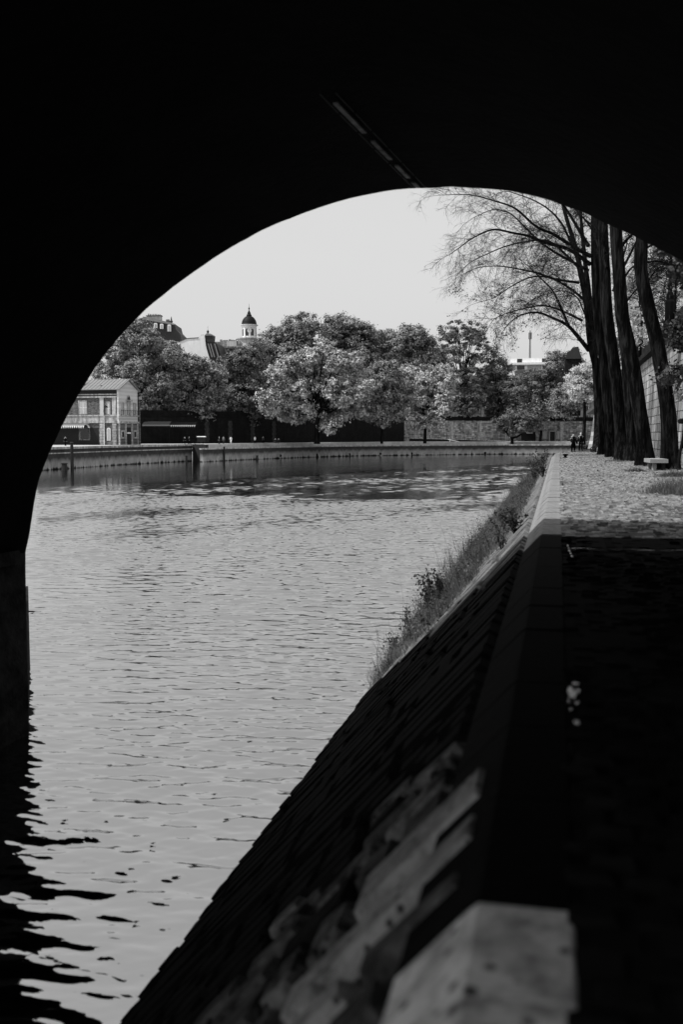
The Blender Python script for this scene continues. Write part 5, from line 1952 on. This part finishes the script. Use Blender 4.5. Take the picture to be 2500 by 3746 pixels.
def person(pos, rot, label, h=1.75, stride=.12, coat='short', top='cloth_dark', legs='cloth_dark', hair='hair_dark', bag=False, group='walkers on the quays', sit=False, arms=(0., 0.)):
    """faces local -y"""
    t = thing('person', label, 'person', pos, rot, group)
    k = h / 1.75
    V, E = [], []

    def add(p, r, par=None):
        V.append((tuple(Vector(p) * k), r * k))
        if par is not None:
            E.append((par, len(V) - 1))
        return len(V) - 1
    hip = .93 if not sit else .5
    pel = add((0, 0, hip), .13)
    ab = add((0, 0, hip + .17), .125, pel)
    ch = add((0, .01, hip + .38), .155, ab)
    nk = add((0, .0, hip + .56), .06, ch)
    hd = add((0, -.01, hip + .66), .085, nk)
    cr = add((0, -.005, hip + .76), .075, hd)
    add((0, -.1, hip + .665), .018, hd)                 # nose
    add((.085, .0, hip + .67), .018, hd)
    add((-.085, .0, hip + .67), .018, hd)               # ears
    for sx, st, ar in ((1, stride, arms[0]), (-1, -stride, arms[1])):
        if sit:
            a = add((sx * .1, -.05, hip - .02), .085, pel)
            kn = add((sx * .13, -.42, hip - .01), .06, a)
            an = add((sx * .13, -.44, .1), .042, kn)
        else:
            a = add((sx * .095, 0, hip - .1), .088, pel)
            kn = add((sx * .1, -st * .6 - .02, .5), .062, a)
            an = add((sx * .1, -st + .03, .09), .042, kn)
        ft = add((sx * .11, V[an][0][1] / k - .08, .045), .04, an)
        add((sx * .115, V[an][0][1] / k - .17, .035), .03, ft)
        sh = add((sx * .2, .01, hip + .47), .065, ch)
        el = add((sx * (.24 + ar * .1), .03 - ar * .2, hip + .19), .047, sh)
        wr = add((sx * .25, -st * -.5 - .05 - ar * .3, hip - .04 + ar * .35), .03, el)
        hx, hy, hz = Vector(V[wr][0]) / k
        pm = add((hx, hy - .015, hz - .07), .026, wr)
        for f in range(4):
            a1 = add((hx + (f - 1.5) * .002, hy - .035 + f * .018, hz - .12), .0095, pm)
            add((hx - sx * .012, hy - .03 + f * .017, hz - .155 - (.008 if f in (1, 2) else 0)), .008, a1)
        th_ = add((hx - sx * .012, hy - .05, hz - .09), .0095, pm)
        add((hx - sx * .018, hy - .062, hz - .12), .008, th_)
    skin_mesh('body', V, E, M['skin'], t)
    # trousers follow the legs; jacket or coat wraps torso and arms
    if not sit:
        b = MB()
        for sx, st in ((1, stride), (-1, -stride)):
            b.tube([Vector((sx * .08, 0, hip + .03)) * k, Vector((sx * .1, -st * .6 - .02, .5)) * k, Vector((sx * .1, -st + .03, .06)) * k], [.115 * k, .088 * k, .07 * k], 10)
        b.build('trousers', M[legs], t, smooth=True)
    else:
        b = MB()
        for sx in (1, -1):
            b.tube([Vector((sx * .08, .05, hip + .02)) * k, Vector((sx * .13, -.42, hip)) * k, Vector((sx * .13, -.44, .07)) * k], [.12 * k, .09 * k, .07 * k], 10)
        b.build('trousers', M[legs], t, smooth=True)
    low = {'short': hip - .1, 'mid': hip - .22, 'long': .38}[coat] if not sit else hip - .06
    flare = {'short': .17, 'mid': .2, 'long': .27}[coat]
    rings = [(0, 0, low * k, flare * k, flare * .72 * k), (0, 0, (hip + .1) * k, .165 * k, .13 * k), (0, .01, (hip + .33) * k, .19 * k, .14 * k), (0, .01, (hip + .47) * k, .205 * k, .125 * k), (0, .01, (hip + .54) * k, .1 * k, .085 * k), (0, 0, (hip + .57) * k, .07 * k, .07 * k)]
    b = loft(rings)
    for sx, st, ar in ((1, stride, arms[0]), (-1, -stride, arms[1])):
        b.tube([Vector((sx * .185, .01, hip + .47)) * k, Vector((sx * (.24 + ar * .1), .03 - ar * .2, hip + .19)) * k, Vector((sx * .25, st * .5 - .05 - ar * .3, hip - .02 + ar * .35)) * k], [.08 * k, .065 * k, .05 * k], 9)
    b.build('coat' if coat != 'short' else 'jacket', M[top], t, smooth=True)
    hb = MB()
    hb.lathe([(.06 * k, -.03 * k), (.098 * k, .02 * k), (.1 * k, .08 * k), (.07 * k, .135 * k), (.02 * k, .155 * k)], (0, .018 * k, (hip + .69) * k), 12)
    hb.build('hair', M[hair], t, smooth=True)
    for sx in (1, -1):
        b = MB()
        y0 = -.44 if sit else -(stride * sx) + .03
        b.box(sx * .11 * k - .05 * k, (y0 - .2) * k, 0, sx * .11 * k + .05 * k, (y0 + .05) * k, .07 * k)
        b.build('shoe', M['cloth_dark'], t)
    return t


GP = 'couple walking on the path'
p = G(2099, 1653, 0.)
person((p.x, p.y, 0), PSI + R(5), 'walker in a long black coat beside another walker and a dog', 1.74, .1, 'long', group=GP)
bp = thing('shoulder_bag', 'black bag hanging at the side of the walker in the long coat', 'bag', (p.x + .33, p.y - .02, .75))
MB().box(-.09, -.16, 0, .09, .16, .34).build('pouch', M['cloth_dark'], bp)
MB().tube([(0, -.1, .34), (-.02, 0, .55), (0, .1, .34)], .012, 5).build('strap', M['cloth_dark'], bp)
p = G(2126, 1650, 0.)
person((p.x, p.y, 0), PSI - R(4), 'bareheaded walker in black jacket and trousers next to the dog', 1.78, .13, 'short', hair='hair_pale', group=GP)
# dog
p = G(2142, 1650, 0.)
t = thing('dog', 'small dark dog walking beside the couple', 'dog', (p.x, p.y, 0), PSI + R(20))
V, E = [], []


def da(pt, r, par=None):
    V.append((pt, r))
    if par is not None:
        E.append((par, len(V) - 1))
    return len(V) - 1


c0 = da((0, .0, .34), .1)
c1 = da((0, -.2, .35), .125, c0)
c2 = da((0, .2, .35), .095, c0)
n1 = da((0, -.31, .45), .07, c1)
h1 = da((0, -.37, .54), .075, n1)
m1 = da((0, -.47, .52), .04, h1)
da((0, -.53, .515), .028, m1)
for sx in (1, -1):
    e = da((sx * .05, -.34, .62), .025, h1)
    da((sx * .075, -.35, .57), .015, e)
    a = da((sx * .075, -.22, .24), .045, c1)
    a2 = da((sx * .075, -.2, .13), .028, a)
    a3 = da((sx * .075, -.22 - sx * .04, .03), .024, a2)
    da((sx * .075, -.27 - sx * .04, .02), .022, a3)
    a = da((sx * .07, .17, .25), .055, c2)
    a2 = da((sx * .075, .14, .2), .04, a)
    a3 = da((sx * .075, .24, .12), .026, a2)
    a4 = da((sx * .075, .21, .03), .024, a3)
    da((sx * .075, .16, .02), .022, a4)
tl = da((0, .3, .42), .03, c2)
da((0, .36, .52), .018, tl)
skin_mesh('body', V, E, M['fur'], t)

# people on the far promenade
FP = [
    (239, 1631, 'dark clothed person with a pale scarf at the awning end of the pump house', 'cloth_dark', 'cloth_dark', 'short', 1.8, 0),
    (432, 1625, 'person seen from behind in a wide dark coat before the gable', 'cloth_dark', 'cloth_dark', 'mid', 1.85, math.pi),
    (459, 1622, 'person in a dark skirt and pale top by the pump house door', 'cloth_mid', 'cloth_white', 'short', 1.65, 1.2),
    (845, 1627, 'person all in white walking on the far promenade', 'cloth_white', 'cloth_white', 'short', 1.75, math.pi),
    (933, 1634, 'person in a white jacket and dark trousers at the quay edge', 'cloth_white', 'cloth_dark', 'mid', 1.75, .6),
    (818, 1626, 'dim person in grey standing left of the one in white', 'cloth_mid', 'cloth_grey', 'short', 1.7, 0),
    (802, 1626, 'dim person in dark clothes leaning toward a railing', 'cloth_grey', 'cloth_grey', 'short', 1.75, -1.),
    (963, 1633, 'shadowed person standing right of the white jacket', 'cloth_grey', 'cloth_dark', 'short', 1.7, .3),
    (692, 1625, 'person in black beside a bicycle near the quay step', 'cloth_grey', 'cloth_dark', 'short', 1.75, 1.4),
    (676, 1625, 'second dark figure left of the bicycle', 'cloth_dark', 'cloth_dark', 'short', 1.7, -.5),
    (1360, 1612, 'dim person standing under the shaded low tree', 'cloth_mid', 'cloth_grey', 'short', 1.75, 0),
]
for px, py, lb, tp_, lg, ct, hh, ro in FP:
    p = G(px, py, ZP) if px < 900 else G(px, py, ZP if px > 1200 else ZP)
    dd = p.dot(FW)
    dmin = None
    for a, c in zip(front[:-1], front[1:]):
        ua, uc = a.dot(RT) / a.dot(FW), c.dot(RT) / c.dot(FW)
        u = p.dot(RT) / p.dot(FW)
        if ua <= u <= uc:
            f = (u - ua) / (uc - ua)
            dmin = a.dot(FW) + (c.dot(FW) - a.dot(FW)) * f
    if dmin is not None and dd < dmin + 1:
        p = P(px, py, dmin + 1.2)
    person((p.x, p.y, ZP), PSI + ro, lb, hh, .14, ct, tp_, lg, arms=(.2 if 'lean' in lb else 0, 0))
# a seated pair on the edge further along
for px, lb in ((1008, 'left one of two dark figures seated at the quay edge'), (1020, 'right one of two dark figures seated at the quay edge')):
    p = P(px, 1632, 242)
    u = p.dot(RT) / p.dot(FW)
    person((p.x, p.y, ZP), PSI + random.uniform(-.4, .4), lb, 1.7, 0, 'short', 'cloth_dark', 'cloth_dark', sit=True, group='seated pair at the quay edge')
# bicycle by the quay step
p = P(705, 1627, 226)
t = thing('bicycle', 'dark bicycle leaning by the quay step', 'bicycle', (p.x, p.y, ZP), PSI)
for xx0 in (-.5, .5):
    ring_ = [(xx0 + .33 * math.cos(a), 0, .34 + .33 * math.sin(a)) for a in np.linspace(0, 6.283, 17)]
    MB().tube(ring_, .022, 5, False).build('wheel', M['iron'], t)
MB().tube([(-.5, 0, .34), (-.1, 0, .34), (.35, 0, .85), (-.2, 0, .85), (-.5, 0, .34)], .02, 5).tube([(-.1, 0, .34), (-.25, 0, .95)], .02, 5).tube([(.5, 0, .34), (.33, 0, 1.0)], .02, 5).build('frame', M['iron'], t)
MB().tube([(.33, -.25, 1.02), (.35, 0, 1.0), (.33, .25, 1.02)], .018, 5).build('handlebar', M['iron'], t)
MB().prism([(-.38, -.07, .95), (-.12, -.03, .95), (-.12, .03, .95), (-.38, .07, .95)], (0, 0, .06)).build('saddle', M['iron'], t)
# cart with a white top
p = P(737, 1622, 236)
t = thing('stall_cart', 'dark cart with a white top on the far promenade', 'cart', (p.x, p.y, ZP), PSI)
MB().box(-.95, -.5, .25, .95, .5, 1.55).build('body', M['cloth_grey'], t)
MB().prism([(-1.1, -.6, 1.55), (1.1, -.6, 1.55), (1.0, -.5, 1.75), (-1.0, -.5, 1.75)], (0, 1.1, 0)).build('lid', M['white'], t)
for xx0 in (-.6, .6):
    MB().tube([(xx0, -.52, .25), (xx0, -.44, .25)], .25, 12).build('wheel', M['iron'], t)
# scalloped awnings against the dark wall
for x0, x1, y0, d, lb in ((520, 620, 1553, 232, 'dim plain awning right of the pump house'), (622, 715, 1555, 236, 'dark scalloped awning with white points on the shaded wall')):
    p = P((x0 + x1) / 2, y0, d)
    hw = (x1 - x0) / 2 * d / FPX
    t = thing('wall_awning', lb, 'awning', (p.x, p.y, p.z), PSI, 'awnings along the shaded wall')
    b = MB()
    ns = 12
    if 'scallop' in lb:
        for k in range(ns):
            a0, a1 = -hw + 2 * hw * k / ns, -hw + 2 * hw * (k + 1) / ns
            b.prism([(a0, 0, 0), (a1, 0, 0), ((a0 + a1) / 2, 0, -.5)], (0, .03, 0))
    else:
        b.box(-hw, 0, -.35, hw, .03, 0)
    b.build('valance', M['cloth_white'] if 'scallop' in lb else M['cloth_mid'], t)
    MB().prism([(-hw, 0, 0), (-hw, 0, .06), (-hw, 2.4, .75), (-hw, 2.4, .69)], (2 * hw, 0, 0)).build('canopy', M['cloth_grey'], t)
    for xx0 in (-hw + .1, hw - .1):
        MB().tube([(xx0, .1, .02), (xx0, .1, ZP - p.z)], .05, 5).build('post', M['iron'], t)
# parked vans and awnings on the upper street at the bend
for px, lb, m in ((2056, 'pale slanted market awning on the street above the doorway', 'white'), (2098, 'grey market awning beside the pale slanted one', 'dress')):
    p = P(px, 1518, 332)
    t = thing('market_awning', lb, 'awning', (p.x, p.y, p.z), PSI, 'awnings on the upper street')
    wv = 1.4 if m == 'white' else 2.4
    MB().prism([(-wv, 0, 0), (wv, 0, 0 if m == 'dress' else .5), (wv + .3, 0, 1.0), (-wv + .5, 0, .5 if m == 'white' else .8)], (0, 2.5, 0)).build('canopy', M[m], t)
    for xx0 in (-wv + .1, wv - .1):
        MB().tube([(xx0, 1, .3), (xx0, 1, WZ - p.z + .1)], .06, 5).build('post', M['iron'], t)
# lettered board in the wall and small sign
p = P(1934, 1602, 321)
t = thing('lettered_gate', 'dark gate with a small pale lettered board in the rubble wall', 'gate', (p.x, p.y, ZP), PSI)
MB().box(-2.2, .0, 0, 2.4, .3, 3.0).build('gate_leaf', M['iron'], t)
bd = MB().box(-.6, -.08, 2.45, 1.5, -.004, 3.15).build('sign_board', M['cloth_mid'], t)
b = MB()
for k in range(6):
    x = -.45 + k * .32
    b.box(x, -.1, 2.6, x + .08, -.081, 3.0)
    if k % 2 == 0:
        b.box(x, -.1, 2.6, x + .22, -.081, 2.68)
    b.box(x, -.1, 2.92, x + .22, -.081, 3.0)
b.build('lettering', M['white'], bd)
p = P(1558, 1605, 303)
o = MB().box(-.7, 0, -.1, .7, .1, 1.0).box(-.06, .02, -2., .06, .08, -.1).build('sign', M['dress'], None, (p.x, p.y, p.z))
o.rotation_euler = (0, 0, PSI)
tag(o, 'small pale sign board by the top of the ramp', 'sign')
# small boat-like white bench on the lower quay
p = P(1660, 1627, 304)
o = MB().prism([(-1.6, 0, .55), (1.2, 0, 0), (1.9, 0, .08), (-1.4, 0, .75)], (0, .9, 0)).box(-1.1, .2, 0, -.9, .7, .5).build('slanted_board', M['white'], None, (p.x, p.y, ZP))
o.rotation_euler = (0, 0, PSI)
tag(o, 'white slanted board lying on the far lower quay', 'board')
